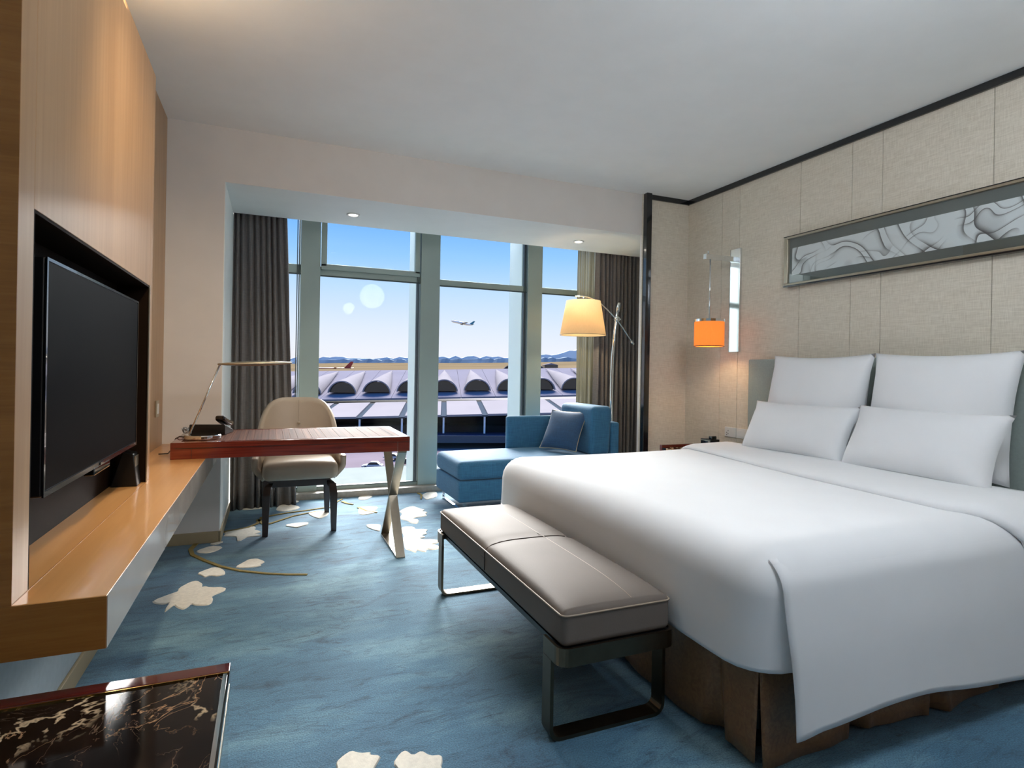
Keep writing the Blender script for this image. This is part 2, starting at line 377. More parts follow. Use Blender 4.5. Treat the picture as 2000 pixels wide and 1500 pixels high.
def light(name, kind, loc, energy, color=(1, 1, 1), size=0.1, parent=None, target=None, spot=None, blend=0.5):
    l = bpy.data.lights.new(name, kind); l.energy = energy; l.color = color
    if kind == 'AREA': l.shape = 'DISK'; l.size = size
    elif kind in ('POINT', 'SPOT'): l.shadow_soft_size = size
    if kind == 'SPOT': l.spot_size = spot; l.spot_blend = blend
    o = bpy.data.objects.new(name, l); C.objects.link(o)
    Mw = Matrix.Translation(loc)
    if target is not None: Mw = Mw @ (Vector(loc)-Vector(target)).to_track_quat('Z', 'Y').to_matrix().to_4x4()
    if parent is not None: o.parent = parent; Mw = WM[parent.name].inverted() @ Mw
    o.matrix_local = Mw; return o
def smoothstep(a, b_, x_):
    t = min(1, max(0, (x_-a)/(b_-a))); return t*t*(3-2*t)

# ================================================================== the room
XL, XR, YW, CZ, SZ = -0.644, 3.5, 4.267, 2.748, 2.387
YB, YG, XA = -2.6, 5.45, 3.75
floor = struct(box(XL-0.1, XA+0.1, YB-0.1, YG+0.1, -0.12, 0.0), 'floor', 'carpet', 'blue mottled wool carpet with tufted cream leaves')
struct(box(XL-0.1, XR+0.1, YB-0.1, YW+0.10, CZ, CZ+0.12), 'ceiling', 'white_paint', 'plain white painted ceiling')
wl = struct(box(XL-0.1, XL, YB-0.1, YW, 0, CZ), 'wall_left', 'grey_wall', 'left wall behind the television unit')
struct(box(XL, XL+0.006, 1.52, YW, 0.66, CZ), 'veneer_panel', 'veneer', parent=wl)
ww = struct(box(XL-0.1, -0.302, YW, YG+0.1, 0, CZ), 'wall_window', 'wall_paint', 'warm grey wall around the window alcove')
struct(box(-0.302, 3.0, YW, YW+0.1, SZ, CZ), 'lintel', 'wall_paint', parent=ww)
struct(box(-0.302, -0.298, YW+0.001, YG, 0, SZ), 'reveal', 'reveal_paint', parent=ww)
struct(box(-0.300, XA, YW+0.001, 5.08, SZ-0.001, SZ+0.06), 'soffit', 'reveal_paint', parent=ww)
struct(box(-0.302, XA, YW+0.1, YG+0.2, 2.66, CZ+0.12), 'pocket_lid', 'white_paint', parent=ww)
wr = struct(box(XR+0.012, XR+0.1, YB-0.1, 4.42, 0, CZ), 'wall_right', 'black_lacquer', 'headboard wall of linen covered panels')
seams = [4.255, 3.82, 3.622, 3.038, 2.639, 2.435, 1.833, 1.634, 1.05, 0.45, 0.25, -0.35, -0.95, -1.55, -2.6]
for a, b_ in zip(seams[:-1], seams[1:]):
    struct(box(XR, XR+0.0125, b_+0.0015, a-0.0015, 0, CZ), 'linen_panel', 'linen_wall', parent=wr, bevel=0.002, seg=1)
wt = struct(box(3.0, XA+0.1, 4.262, 4.285, 0, CZ), 'wall_return', 'wall_paint', 'short return wall beside the window alcove')
struct(box(3.0, XR, 4.250, 4.262, 0, CZ), 'linen_panel', 'linen_wall', parent=wt)
struct(box(XA, XA+0.1, 4.285, YG+0.1, 0, CZ), 'wall_alcove', 'reveal_paint', 'right end wall of the window alcove')
struct(box(XL-0.1, XR+0.1, YB-0.1, YB, 0, CZ), 'wall_back', 'veneer_cross', 'wall behind the camera')
t1 = struct(box(3.008, 3.062, 4.200, 4.262, 0, CZ), 'trim_1', 'black_lacquer', 'black lacquer post framing the linen return wall', bevel=0.003)
struct(box(3.062, XR, 4.232, 4.250, CZ-0.043, CZ), 'trim_2', 'black_lacquer', 'black lacquer cornice over the short return wall', bevel=0.002)
struct(box(XR-0.018, XR, YB, 4.250, CZ-0.043, CZ), 'trim_3', 'black_lacquer', 'black lacquer cornice along the headboard wall', bevel=0.002)
struct(box(XL, -0.302, YW-0.012, YW, 0, 0.075), 'baseboard_window', 'baseboard_paint', 'beige baseboard on the pier below the desk', bevel=0.003)
struct(box(-0.300, -0.288, YW-0.012, 5.25, 0, 0.075), 'baseboard_alcove', 'baseboard_paint', 'beige baseboard inside the window alcove', bevel=0.003)
struct(box(XL, XL+0.012, YB, YW-0.012, 0, 0.075), 'baseboard_left', 'baseboard_paint', 'beige baseboard under the floating shelf', bevel=0.003)
struct(box(-0.298, XA, 5.365, YG+0.2, 0, 0.055), 'trim_4', 'sill_stone', 'low grey stone kerb under the windows', bevel=0.004)

# tufted leaves and stems of the carpet (outlines in metres on the floor)
LEAVES=[
  [(-0.525,3.298),(-0.458,3.365),(-0.425,3.391),(-0.428,3.444),(-0.383,3.523),(-0.351,3.534),(-0.319,3.472),(-0.318,3.417),(-0.297,3.423),(-0.278,3.398),(-0.201,3.375),(-0.201,3.322),(-0.259,3.267),(-0.249,3.227),(-0.25,3.169),(-0.268,3.147),(-0.32,3.164),(-0.342,3.195),(-0.35,3.159),(-0.369,3.129),(-0.4,3.167),(-0.416,3.207),(-0.429,3.167),(-0.445,3.122),(-0.449,3.174),(-0.441,3.246),(-0.461,3.23),(-0.507,3.256)],
  [(-0.367,3.648),(-0.327,3.696),(-0.289,3.73),(-0.255,3.708),(-0.223,3.642),(-0.218,3.58),(-0.257,3.564),(-0.295,3.592),(-0.319,3.566),(-0.336,3.607)],
  [(-0.178,3.69),(-0.131,3.77),(-0.107,3.813),(-0.06,3.812),(-0.034,3.772),(-0.015,3.736),(-0.025,3.718),(-0.041,3.688),(-0.033,3.67),(-0.074,3.657),(-0.106,3.659),(-0.143,3.668)],
  [(-0.417,4.097),(-0.34,4.18),(-0.263,4.136),(-0.298,4.055),(-0.343,4.025),(-0.401,4.052)],
  [(-0.357,4.225),(-0.313,4.249),(-0.267,4.26),(-0.309,4.195)],
  [(-0.286,4.496),(-0.216,4.544),(-0.097,4.6),(-0.081,4.551),(-0.095,4.503),(-0.043,4.433),(-0.063,4.399),(-0.091,4.369),(-0.052,4.345),(-0.042,4.312),(-0.129,4.323),(-0.146,4.291),(-0.168,4.242),(-0.193,4.242),(-0.194,4.308),(-0.206,4.36),(-0.289,4.394),(-0.277,4.433)],
  [(0.121,4.57),(0.197,4.589),(0.28,4.583),(0.269,4.519),(0.23,4.488),(0.191,4.453),(0.151,4.493),(0.115,4.527)],
  [(0.051,5.091),(0.088,5.25),(0.157,5.348),(0.246,5.365),(0.236,5.291),(0.16,5.226),(0.247,5.11),(0.214,5.037),(0.131,4.983),(0.068,5.031)],
  [(-0.203,5.177),(-0.136,5.224),(-0.051,5.21),(-0.054,5.154),(-0.134,5.14),(-0.191,5.145)],
  [(0.29,4.903),(0.387,4.938),(0.451,4.849),(0.43,4.751),(0.366,4.661),(0.335,4.708),(0.296,4.81)],
  [(0.748,5.346),(0.796,5.398),(0.878,5.344),(0.847,5.28),(0.788,5.202),(0.732,5.227)],
  [(0.695,4.96),(0.776,4.948),(0.853,4.913),(0.827,4.831),(0.798,4.772),(0.823,4.736),(0.755,4.693),(0.692,4.675),(0.663,4.724)],
  [(1.015,4.754),(1.083,4.831),(1.14,4.847),(1.168,4.745),(1.201,4.692),(1.164,4.649),(1.202,4.595),(1.166,4.554),(1.168,4.489),(1.114,4.469),(1.063,4.461),(1.03,4.423),(1.072,4.372),(1.037,4.278),(0.993,4.316),(0.986,4.389),(0.949,4.438),(0.955,4.523),(0.992,4.613),(0.984,4.696)],
  [(0.906,4.233),(0.964,4.235),(0.991,4.203),(0.987,4.139),(1.042,4.131),(1.074,4.098),(1.039,4.047),(1.042,3.995),(0.992,3.972),(1.011,3.916),(0.955,3.906),(0.985,3.857),(1.037,3.849),(1.079,3.805),(1.055,3.758),(0.998,3.742),(1.035,3.702),(1.043,3.638),(0.988,3.624),(0.95,3.654),(0.93,3.594),(0.906,3.619),(0.886,3.66),(0.866,3.6),(0.845,3.657),(0.819,3.7),(0.835,3.818),(0.852,3.923),(0.876,4.012),(0.881,4.112)],
  [(0.668,4.37),(0.706,4.38),(0.774,4.345),(0.759,4.261),(0.737,4.162),(0.702,4.216),(0.67,4.292)],
  [(1.315,5.263),(1.388,5.346),(1.479,5.353),(1.433,5.155),(1.362,5.078),(1.298,5.05),(1.298,5.165)],
  [(0.868,4.577),(0.901,4.592),(0.876,4.199),(0.82,3.823),(0.789,3.87),(0.777,4.027)],
  [(0.194,1.762),(0.216,1.783),(0.242,1.799),(0.268,1.776),(0.299,1.769),(0.292,1.758),(0.324,1.743),(0.312,1.72),(0.298,1.699),(0.275,1.651),(0.254,1.678),(0.23,1.649),(0.211,1.695),(0.182,1.698),(0.195,1.725)],
  [(0.349,1.698),(0.379,1.737),(0.396,1.74),(0.411,1.708),(0.442,1.722),(0.461,1.688),(0.495,1.679),(0.489,1.652),(0.478,1.629),(0.485,1.58),(0.454,1.6),(0.415,1.57),(0.395,1.615),(0.348,1.611),(0.362,1.652)],
]
STEMS=[
  [(-0.432,4.269),(-0.452,4.138),(-0.427,4.011),(-0.347,3.872),(-0.255,3.733),(-0.141,3.611),(-0.007,3.518),(0.099,3.463),(0.206,3.424)],
  [(-0.296,4.5),(-0.215,4.529),(-0.137,4.566),(-0.078,4.66),(-0.049,4.839),(0.067,4.9),(0.152,4.936),(0.27,4.963),(0.392,5.005),(0.478,5.018),(0.554,5.216),(0.601,5.296)],
  [(-0.075,4.775),(-0.036,4.646),(0.011,4.63),(0.092,4.718),(0.177,4.812),(0.294,4.875),(0.378,4.9)],
  [(0.591,5.204),(0.62,5.118),(0.664,5.058)],
  [(1.297,5.339),(1.304,5.249),(1.259,5.079)],
  [(0.692,4.933),(0.734,4.794),(0.807,4.715)],
]

for P in LEAVES:
    cx = sum(p[0] for p in P)/len(P); cy = sum(p[1] for p in P)/len(P)
    Q = []                                                        # smooth the outline a little
    for i in range(len(P)):
        a, b_ = P[i], P[(i+1) % len(P)]
        Q += [(a[0]*0.8+b_[0]*0.2, a[1]*0.8+b_[1]*0.2), (a[0]*0.2+b_[0]*0.8, a[1]*0.2+b_[1]*0.8)]
    k = len(Q); mb = MB()
    inn = [(x_+(cx-x_)*0.05, y_+(cy-y_)*0.05) for x_, y_ in Q]
    mb.add([(x_, y_, 0.0) for x_, y_ in Q]+[(x_, y_, 0.005) for x_, y_ in inn], [(i, (i+1) % k, k+(i+1) % k, k+i) for i in range(k)]+[tuple(range(k, 2*k))])
    mb.build('carpet_leaf', 'cream_tuft', floor)
for P in STEMS:
    k = len(P); L_, R_ = [], []
    for i, p in enumerate(P):
        q0, q1 = P[max(i-1, 0)], P[min(i+1, k-1)]; dx, dy = q1[0]-q0[0], q1[1]-q0[1]; d = math.hypot(dx, dy)
        hw = 0.014*(1-0.55*i/(k-1)); L_.append((p[0]-dy/d*hw, p[1]+dx/d*hw)); R_.append((p[0]+dy/d*hw, p[1]-dx/d*hw))
    mb = MB(); mb.add([(x_, y_, 0.006) for x_, y_ in L_]+[(x_, y_, 0.006) for x_, y_ in R_]+[(x_, y_, 0) for x_, y_ in L_]+[(x_, y_, 0) for x_, y_ in R_],
        [(i, i+1, k+i+1, k+i) for i in range(k-1)]+[(i, i+1, 2*k+i+1, 2*k+i) for i in range(k-1)]+[(k+i, k+i+1, 3*k+i+1, 3*k+i) for i in range(k-1)])
    mb.build('carpet_stem', 'gold_tuft', floor)

# ------------------------------------------------------------------ window wall
def window(name, label, x0, x1, mull, tr0, tr1, sash=False):
    o = bpy.data.objects.new(name, None); C.objects.link(o); o.location = ((x0+x1)/2, YG, 0.055); WM[o.name] = Matrix.Translation(o.location)
    o['kind'] = 'structure'; o['label'] = label
    box(x0, x1, YG+0.04, YG+0.10, tr0, tr1).build('transom', 'mullion_metal', o, bevel=0.003)
    box(x0, x1, YG+0.035, YG+0.04, tr0-0.012, tr0).build('gasket', 'gasket', o)
    box(x0, x1, YG+0.03, YG+0.11, 0.055, 0.085).build('bottom_rail', 'mullion_metal', o, bevel=0.003)
    box(x0, x1, YG+0.025, YG+0.03, 0.085, 0.092).build('gasket', 'gasket', o)
    box(x0, x1, YG+0.068, YG+0.076, 0.085, tr0).build('pane', 'window_glass', o)
    if sash:
        mb = box(x0+0.008, x0+0.056, YG+0.01, YG+0.06, tr1, 2.66); mb.box(x1-0.056, x1-0.008, YG+0.01, YG+0.06, tr1, 2.66); mb.box(x0+0.008, x1-0.008, YG+0.01, YG+0.06, tr1-0.03, tr1+0.02)
        mb.build('sash_frame', 'mullion_metal', o, bevel=0.003)
    box(x0, x1, YG+0.068, YG+0.076, tr1, 2.66).build('pane', 'window_glass', o)
    if mull:
        box(mull[0], mull[1], YG, YG+0.16, 0.055, 2.66).build('mullion', 'mullion_metal', o, bevel=0.004)
        for q in (0.010, 0.026): box(mull[0]-q-0.007, mull[0]-q, YG+0.03, YG+0.07, 0.085, 2.66).build('gasket', 'gasket', o)
        box(mull[0]-0.004, mull[1]+0.004, YG+0.16, YG+0.50, -0.02, 3.4).build('fin', 'fin_metal', o, bevel=0.004)
    return o
window('window_1', 'narrow window bay beside the left curtain', -0.298, 0.231, (0.231, 0.395), 2.008, 2.088)
window('window_2', 'wide window bay behind the desk with a top-hung sash', 0.395, 1.316, (1.316, 1.503), 2.005, 2.085, True)
window('window_3', 'window bay with the climbing aeroplane outside', 1.503, 2.442, (2.442, 2.606), 1.995, 2.052)
window('window_4', 'window bay half covered by the sheer curtain', 2.606, 3.55, (3.55, 3.70), 1.995, 2.052)

# ================================================================== outside, seen through the window
AX = R(-16)                                                # the terminal's own axis
led = box(-1.0, 5.0, YG+0.2, 6.95, -0.25, 0.0).build('window_ledge', 'ledge_concrete', None, origin=(2.0, 6.3, -0.25))
tag(led, 'white concrete ledge just outside the window', 'ledge')
plain('tarmac', '#7c7178', 1.0, spec=0.0, var=0.08, scale=0.1)
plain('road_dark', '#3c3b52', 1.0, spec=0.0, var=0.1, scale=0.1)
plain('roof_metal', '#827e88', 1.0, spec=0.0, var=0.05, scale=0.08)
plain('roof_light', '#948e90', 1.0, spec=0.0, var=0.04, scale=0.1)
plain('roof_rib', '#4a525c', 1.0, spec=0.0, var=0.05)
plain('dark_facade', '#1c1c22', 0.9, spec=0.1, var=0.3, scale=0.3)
plain('dormer_glass', '#121c1f', 0.15, var=0.4, scale=0.5)
plain('grass_field', '#73644d', 1.0, spec=0.0, var=0.18, scale=0.012)
plain('tree_haze', '#8f9aa0', 1.0, spec=0.0, var=0.25, scale=0.03)  # aerial haze painted into the trees' base colour
plain('hill_haze', '#bcc6cc', 1.0, spec=0.0, var=0.10, scale=0.01)  # distance haze mixed into the base colour of the hills
plain('car_white', '#b0b2b6', 0.25, var=0.02, coat=0.5)
plain('car_dark', '#23242c', 0.2, var=0.05, coat=0.5)
plain('plane_white', '#e9edf2', 0.35, var=0.02)
plain('plane_teal', '#1f7f96', 0.4, var=0.05)
plain('plane_red', '#a8322c', 0.4, var=0.05)
plain('plane_grey', '#8b8f96', 0.4, var=0.05)

g = box(-700, 700, 30, 262, -18, -17).build('ground', 'tarmac', None, origin=(0, 100, -17)); g['kind'] = 'structure'; g['label'] = 'grey tarmac forecourt in front of the terminal'; g.rotation_euler = (0, 0, AX)
def EXT(name, label, cat, u=0, w_=0, z=0, group=None):
    cx, cy = u*math.cos(AX)-w_*math.sin(AX), u*math.sin(AX)+w_*math.cos(AX)
    o = thing(name, label, cat, (cx, cy, z), AX, group)
    # vertices are given in the terminal frame (u, w, z)
    return o
def elocal(mb, o_uw):                                     # (u, w, z) -> local coordinates of a thing standing at o_uw
    mb.v = [(x_-o_uw[0], y_-o_uw[1], z_-o_uw[2]) for x_, y_, z_ in mb.v]; return mb
T0 = (0, 150, -17)
term = EXT('airport_terminal', 'long white airport terminal with rows of arched roof dormers', 'building', *T0)
def tpart(mb, name, mat, parent=term, **k): return elocal(mb, T0).build(name, mat, parent, local=True, **k)
SL = 0.03
def zr(base, u): return base + SL*u
def slab(u0, u1, w0, z0, w1, z1, th):                      # sloped roof slab following the fall of the roof
    mb = MB()
    vs_ = [(u0, w0, zr(z0, u0)), (u1, w0, zr(z0, u1)), (u1, w1, zr(z1, u1)), (u0, w1, zr(z1, u0))]
    return mb.add(vs_+[(a, b_, c_-th) for a, b_, c_ in vs_], [(0,1,2,3), (7,6,5,4), (0,4,5,1), (1,5,6,2), (2,6,7,3), (3,7,4,0)])
PIT = 10.75
for k in range(-9, 10):
    tpart(slab((k-0.5)*PIT, (k+0.5)*PIT-0.10, 180, -7.3, 250, 1.40, 0.5), 'roof_panel', 'roof_metal')
for k in range(-7, 7):
    u0 = k*10.3
    tpart(slab(u0+0.75, u0+10.3-0.75, 144.5, -10.0, 172, -8.05, 0.5), 'canopy_panel', 'roof_light')
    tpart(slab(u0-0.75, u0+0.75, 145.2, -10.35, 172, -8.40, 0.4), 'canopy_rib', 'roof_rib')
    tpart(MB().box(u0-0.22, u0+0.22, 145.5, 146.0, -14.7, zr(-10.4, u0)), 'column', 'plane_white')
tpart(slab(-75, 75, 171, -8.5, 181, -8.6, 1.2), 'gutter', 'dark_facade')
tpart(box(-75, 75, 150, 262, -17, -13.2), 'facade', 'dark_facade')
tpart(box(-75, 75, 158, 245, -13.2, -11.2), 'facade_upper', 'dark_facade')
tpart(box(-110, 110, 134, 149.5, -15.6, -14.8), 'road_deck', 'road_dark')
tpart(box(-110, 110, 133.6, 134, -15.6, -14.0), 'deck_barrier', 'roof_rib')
def dormer(uc, hw, w0, zb, zt, w1, za, parent=term):
    N = 20; mb = MB(); arc = [(uc-hw*math.cos(math.pi*i/N), zb+(zt-zb)*math.sin(math.pi*i/N)**1.15) for i in range(N+1)]
    vs_ = [(a, w0, c_) for a, c_ in arc]; vs_ += [(uc+(a-uc)*0.55, (w0+w1)/2, zb+(za-zb)*0.5+(c_-zb-(zt-zb)*0.0)*0.55) for a, c_ in arc]; vs_ += [(uc, w1, za)]*(N+1)
    mb.add(vs_, [(r_*(N+1)+i, r_*(N+1)+i+1, (r_+1)*(N+1)+i+1, (r_+1)*(N+1)+i) for r_ in range(2) for i in range(N)])
    d = tpart(mb, 'dormer', 'roof_light', parent, solid=0.35)
    g_ = MB(); g_.add([(uc+(a-uc)*0.90, w0+1.8, zb+(c_-zb)*0.86) for a, c_ in arc], [tuple(range(N+1))])
    tpart(g_, 'arched_glazing', 'dormer_glass', d)
for k in range(-5, 6):
    uc = k*PIT; dormer(uc, 4.45, 188, zr(-5.7, uc), zr(-1.85, uc), 242, zr(1.15, uc))
dormer(46, 13, 330, 1.0, 6.6, 370, 5.2)

def ground_patch(): 
    mb = MB(); nu, nv = 41, 12
    def fn(i, j):
        u = -900+1800*i/(nu-1); w_ = 262+900*j/(nv-1)
        return (u, w_, -0.9+SL*0.9*u + (w_-262)/640*12.6 + 1.2*math.sin(u*0.013+w_*0.01)*(j/nv))
    return mb.grid(fn, nu, nv)
fo = elocal(ground_patch(), (0, 500, -5)).build('airfield', 'grass_field', None, local=True, smooth=True)
fo.location = (-500*math.sin(AX), 500*math.cos(AX), -5); fo.rotation_euler = (0, 0, AX); fo['kind'] = 'structure'; fo['label'] = 'dry tan airfield meadow rising behind the terminal'
def ridge(name, mat, label, w_, base, zt, amp, step, seed, slope=0.028, kindstuff=False, depth=60, hill=None):
    rnd = random.Random(seed); us = [-900+step*i for i in range(int(1800/step)+1)]; hs = [zt+slope*u+amp*(rnd.random()-0.5)+(hill(u) if hill else 0) for u in us]
    mb = MB(); mb.grid(lambda i, j: (us[i], w_+(0, depth*0.3, depth*0.7, depth)[j], (base+slope*us[i], hs[i]-0.15*abs(amp), hs[i], base+slope*us[i])[j]), len(us), 4)
    o = elocal(mb, (0, w_, base)).build(name, mat, None, local=True); 
    o.location = (-w_*math.sin(AX), w_*math.cos(AX), base); o.rotation_euler = (0, 0, AX)
    tag(o, label, 'trees' if kindstuff else 'hills')
    o['kind'] = 'stuff' if kindstuff else 'structure'
    return o
ridge('tree_belt', 'tree_haze', 'dark belt of trees with painted haze along the far edge of the airfield', 1000, 8, 21.0, 4.0, 7, 3, kindstuff=True)
ridge('distant_hills', 'hill_haze', 'hills on the horizon paled by painted haze', 1500, 10, 36, 7, 16, 5, hill=lambda u: 24*math.exp(-((u-395)/80)**2))

def airliner(name, label, u, w_, z, heading, pitch, length, tail, body, gear):
    o = thing(name, label, 'aeroplane', (u*math.cos(AX)-w_*math.sin(AX), u*math.sin(AX)+w_*math.cos(AX), z), 0, None)
    o.rotation_euler = (0, pitch, AX+heading); L = length; r_ = L*0.055
    WM[o.name] = Matrix.Identity(4)
    mb = MB(); N = 14
    prof = [(-0.5, 0.12), (-0.47, 0.55), (-0.42, 0.9), (-0.36, 1.0), (0.2, 1.0), (0.33, 0.8), (0.44, 0.4), (0.5, 0.12)]
    mb.grid(lambda i, j: (prof[i][0]*L, r_*prof[i][1]*math.cos(2*math.pi*j/N), r_*prof[i][1]*math.sin(2*math.pi*j/N)+(r_*0.5*max(0, (prof[i][0]-0.2)/0.3))), len(prof), N, closed_v=True)
    mb.build('fuselage', body, o, local=True, smooth=True)
    for s in (-1, 1):
        q = MB(); a = [(-0.10*L, s*r_*0.6, -r_*0.4), (0.10*L, s*r_*0.6, -r_*0.4), (0.24*L, s*0.46*L, r_*0.8), (0.19*L, s*0.46*L, r_*0.8)]
        q.add(a+[(x_, y_, z_+0.012*L) for x_, y_, z_ in a], [(3,2,1,0), (4,5,6,7), (0,1,5,4), (1,2,6,5), (2,3,7,6), (3,0,4,7)]); q.build('wing', 'plane_grey' if body == 'plane_white' else body, o, local=True)
        q = MB(); q.tube([(-0.06*L, s*0.16*L, -r_*0.7), (0.05*L, s*0.16*L, -r_*0.7)], 0.028*L, 10); q.build('engine', 'plane_grey', o, local=True)
        q = MB(); a = [(0.38*L, s*r_*0.3, r_*0.6), (0.47*L, s*r_*0.3, r_*0.6), (0.53*L, s*0.16*L, r_*0.9), (0.49*L, s*0.16*L, r_*0.9)]
        q.add(a+[(x_, y_, z_+0.008*L) for x_, y_, z_ in a], [(3,2,1,0), (4,5,6,7), (0,1,5,4), (1,2,6,5), (2,3,7,6), (3,0,4,7)]); q.build('tailplane', tail, o, local=True)
    q = MB(); q.prism([(0.32*L, r_*0.8), (0.47*L, r_*0.7), (0.55*L, r_*0.8+0.16*L), (0.48*L, r_*0.8+0.16*L)], -0.006*L, 0.006*L, 'y'); q.build('tail_fin', tail, o, local=True)
    return o
airliner('airliner', 'white airliner with teal tail climbing in the blue sky', 26, 900, 74.5, 0, R(11), 35, 'plane_teal', 'plane_white', False)
airliner('parked_airliner', 'red airliner parked on the apron behind the terminal roof', -92, 480, -0.2, 0, 0, 34, 'plane_red', 'plane_red', False)
hb = EXT('hangar', 'small dark hangar standing on the far airfield', 'building', 78, 420, 3.0)
elocal(box(73, 83, 418, 428, 3.0, 6.2), (78, 420, 3.0)).build('hangar_walls', 'car_dark', hb, local=True)
elocal(MB().prism([(72.6, 6.2), (83.4, 6.2), (78, 7.6)], 417.6, 428.4, 'y'), (78, 420, 3.0)).build('roof', 'roof_metal', hb, local=True)

def car(label, u, w_, rz, body):
    o = EXT('car', label, 'car', u, w_, -17, 'cars parked below the window'); o.rotation_euler = (0, 0, AX+rz); WM[o.name] = Matrix.Identity(4); o.scale = (0.84, 0.84, 0.84)
    MB().prism([(-2.2, 0.35), (2.2, 0.35), (2.25, 0.75), (1.2, 0.95), (-1.9, 1.0), (-2.25, 0.8)], -0.88, 0.88, 'y').build('body', body, o, local=True, bevel=0.1)
    MB().prism([(-1.75, 0.97), (1.1, 0.93), (0.4, 1.46), (-1.1, 1.48)], -0.76, 0.76, 'y').build('window', 'dormer_glass', o, local=True, bevel=0.08)
    MB().prism([(-1.1, 1.46), (0.4, 1.44), (0.3, 1.52), (-1.0, 1.54)], -0.72, 0.72, 'y').build('roof', body, o, local=True, bevel=0.05)
    for x_ in (-1.35, 1.35):
        for s in (-0.8, 0.8): MB().tube([(x_, s-0.1, 0.33), (x_, s+0.1, 0.33)], 0.33, 12).build('wheel', 'rubber', o, local=True)
    return o
car('white car in the open on the sunny tarmac below', -12.7, 107, R(175), 'car_white')
car('white car parked between the crossed desk legs and the terminal', -10.0, 117.5, R(150), 'car_white')
car('dark car at the window edge behind the desk corner', -7.0, 111, R(165), 'car_dark')

# ================================================================== television wall
ST = 0.660                                               # top of the floating shelf
XP = -0.490                                              # face of the veneered unit
sh = thing('floating_shelf', 'long orange veneered floating shelf along the left wall', 'shelf', (-0.48, 2.86, 0.545))
box(XL+0.006, -0.323, 1.500, YW-0.002, 0.545, ST).build('shelf_board', 'veneer_shelf', sh, bevel=0.0015, seg=1)
box(-0.3232, -0.3215, 1.500, YW-0.002, 0.545, ST-0.001).build('front_edge', 'shelf_edge', sh)
box(XL+0.006, -0.323, 1.4975, 1.4999, 0.545, ST-0.001).build('end_panel', 'veneer_cross', sh)
box(XP-0.001, XP+0.001, 1.502, 2.9, ST, ST+0.0006).build('joint_line', 'veneer_cross', sh)
tu = thing('media_panel', 'tall veneered panel with a dark niche for the television', 'wall unit', (-0.56, 2.2, ST))
PT, N0, N1, NZ = 2.440, 1.590, 2.905, 1.507               # top, niche ends, niche head
P0, P1 = 1.500, 2.965
box(XL+0.03, XP, N0, N1, NZ, PT).build('upper_panel', 'veneer', tu, bevel=0.0015, seg=1)
box(XL+0.03, XP, N1, P1, ST, PT).build('side_panel', 'veneer', tu, bevel=0.0015, seg=1)
box(XL+0.03, XP, P0+0.002, N0, ST, PT).build('side_panel', 'veneer', tu, bevel=0.0015, seg=1)
box(XL+0.03, XP+0.001, P0-0.001, P0+0.002, ST, PT).build('end_panel', 'veneer_cross', tu)
box(XL+0.03, XL+0.036, N0, N1, ST, NZ).build('niche_back', 'bronze_glass', tu)
box(XL+0.036, XP-0.001, N0, N1, NZ-0.008, NZ-0.0005).build('niche_lining', 'bronze_glass', tu)
box(XL+0.036, XP-0.001, N1-0.008, N1-0.0005, ST, NZ-0.008).build('niche_lining', 'bronze_glass', tu)
box(XL+0.036, XP-0.001, N0+0.0005, N0+0.008, ST, NZ-0.008).build('niche_lining', 'bronze_glass', tu)
box(XP-0.001, XP+0.003, N1-0.012, N1, ST, NZ).build('metal_edge', 'champagne', tu)
emit('cove_led', '#ffd9a0', 6.0)
box(XL+0.04, XL+0.07, P0+0.2, P1-0.1, PT, PT+0.012).build('cove_strip', 'cove_led', tu)
light('cove_glow', 'AREA', (XL+0.08, 2.3, PT+0.04), 3, (1, 0.82, 0.6), 0.3, tu, (XL+0.3, 2.3, CZ))

tv = thing('television', 'large black flat screen television hanging in the dark niche', 'television', (-0.53, 2.245, 0.835))
TY0, TY1, TZ0, TZ1 = 1.738, 2.790, 0.835, 1.425
box(-0.556, -0.512, TY0, TY1, TZ0, TZ1).build('housing', 'black_plastic', tv, bevel=0.006)
box(-0.5119, -0.5095, TY0+0.012, TY1-0.012, TZ0+0.016, TZ1-0.010).build('screen', 'tv_screen', tv)
mb = box(-0.512, -0.508, TY0, TY1, TZ0, TZ0+0.014); mb.box(-0.512, -0.508, TY0, TY1, TZ1-0.008, TZ1); mb.box(-0.512, -0.508, TY0, TY0+0.010, TZ0+0.014, TZ1-0.008); mb.box(-0.512, -0.508, TY1-0.010, TY1, TZ0+0.014, TZ1-0.008)
mb.build('bezel', 'black_lacquer', tv)
box(-0.535, -0.506, 2.17, 2.36, TZ0-0.022, TZ0+0.004).build('sensor_bar', 'black_gloss', tv, bevel=0.004)
box(-0.5065, -0.505, 2.24, 2.29, TZ0+0.002, TZ0+0.010).build('badge', 'chrome', tv)
box(-0.608, -0.556, 2.10, 2.40, 1.0, 1.26).build('wall_bracket', 'black_plastic', tv)

db = thing('set_top_box', 'small black slanted box standing behind the television foot', 'media box', (-0.535, 2.83, ST))
MB().prism([(-0.60, ST), (-0.505, ST), (-0.520, ST+0.135), (-0.56, ST+0.145)], 2.800, 2.880, 'y').build('case', 'black_plastic', db, bevel=0.004)
box(-0.517, -0.514, 2.806, 2.874, ST+0.05, ST+0.125).build('front_plate', 'champagne', db)

sw = thing('wall_socket', 'small pale socket plate on the veneer beside the niche', 'socket', (XL+0.006, 4.05, 0.87))
box(XL+0.006, XL+0.014, 4.005, 4.095, 0.85, 0.95).build('plate', 'champagne', sw, bevel=0.002)
box(XL+0.014, XL+0.018, 4.03, 4.07, 0.87, 0.93).build('rocker', 'socket_white', sw, bevel=0.001)

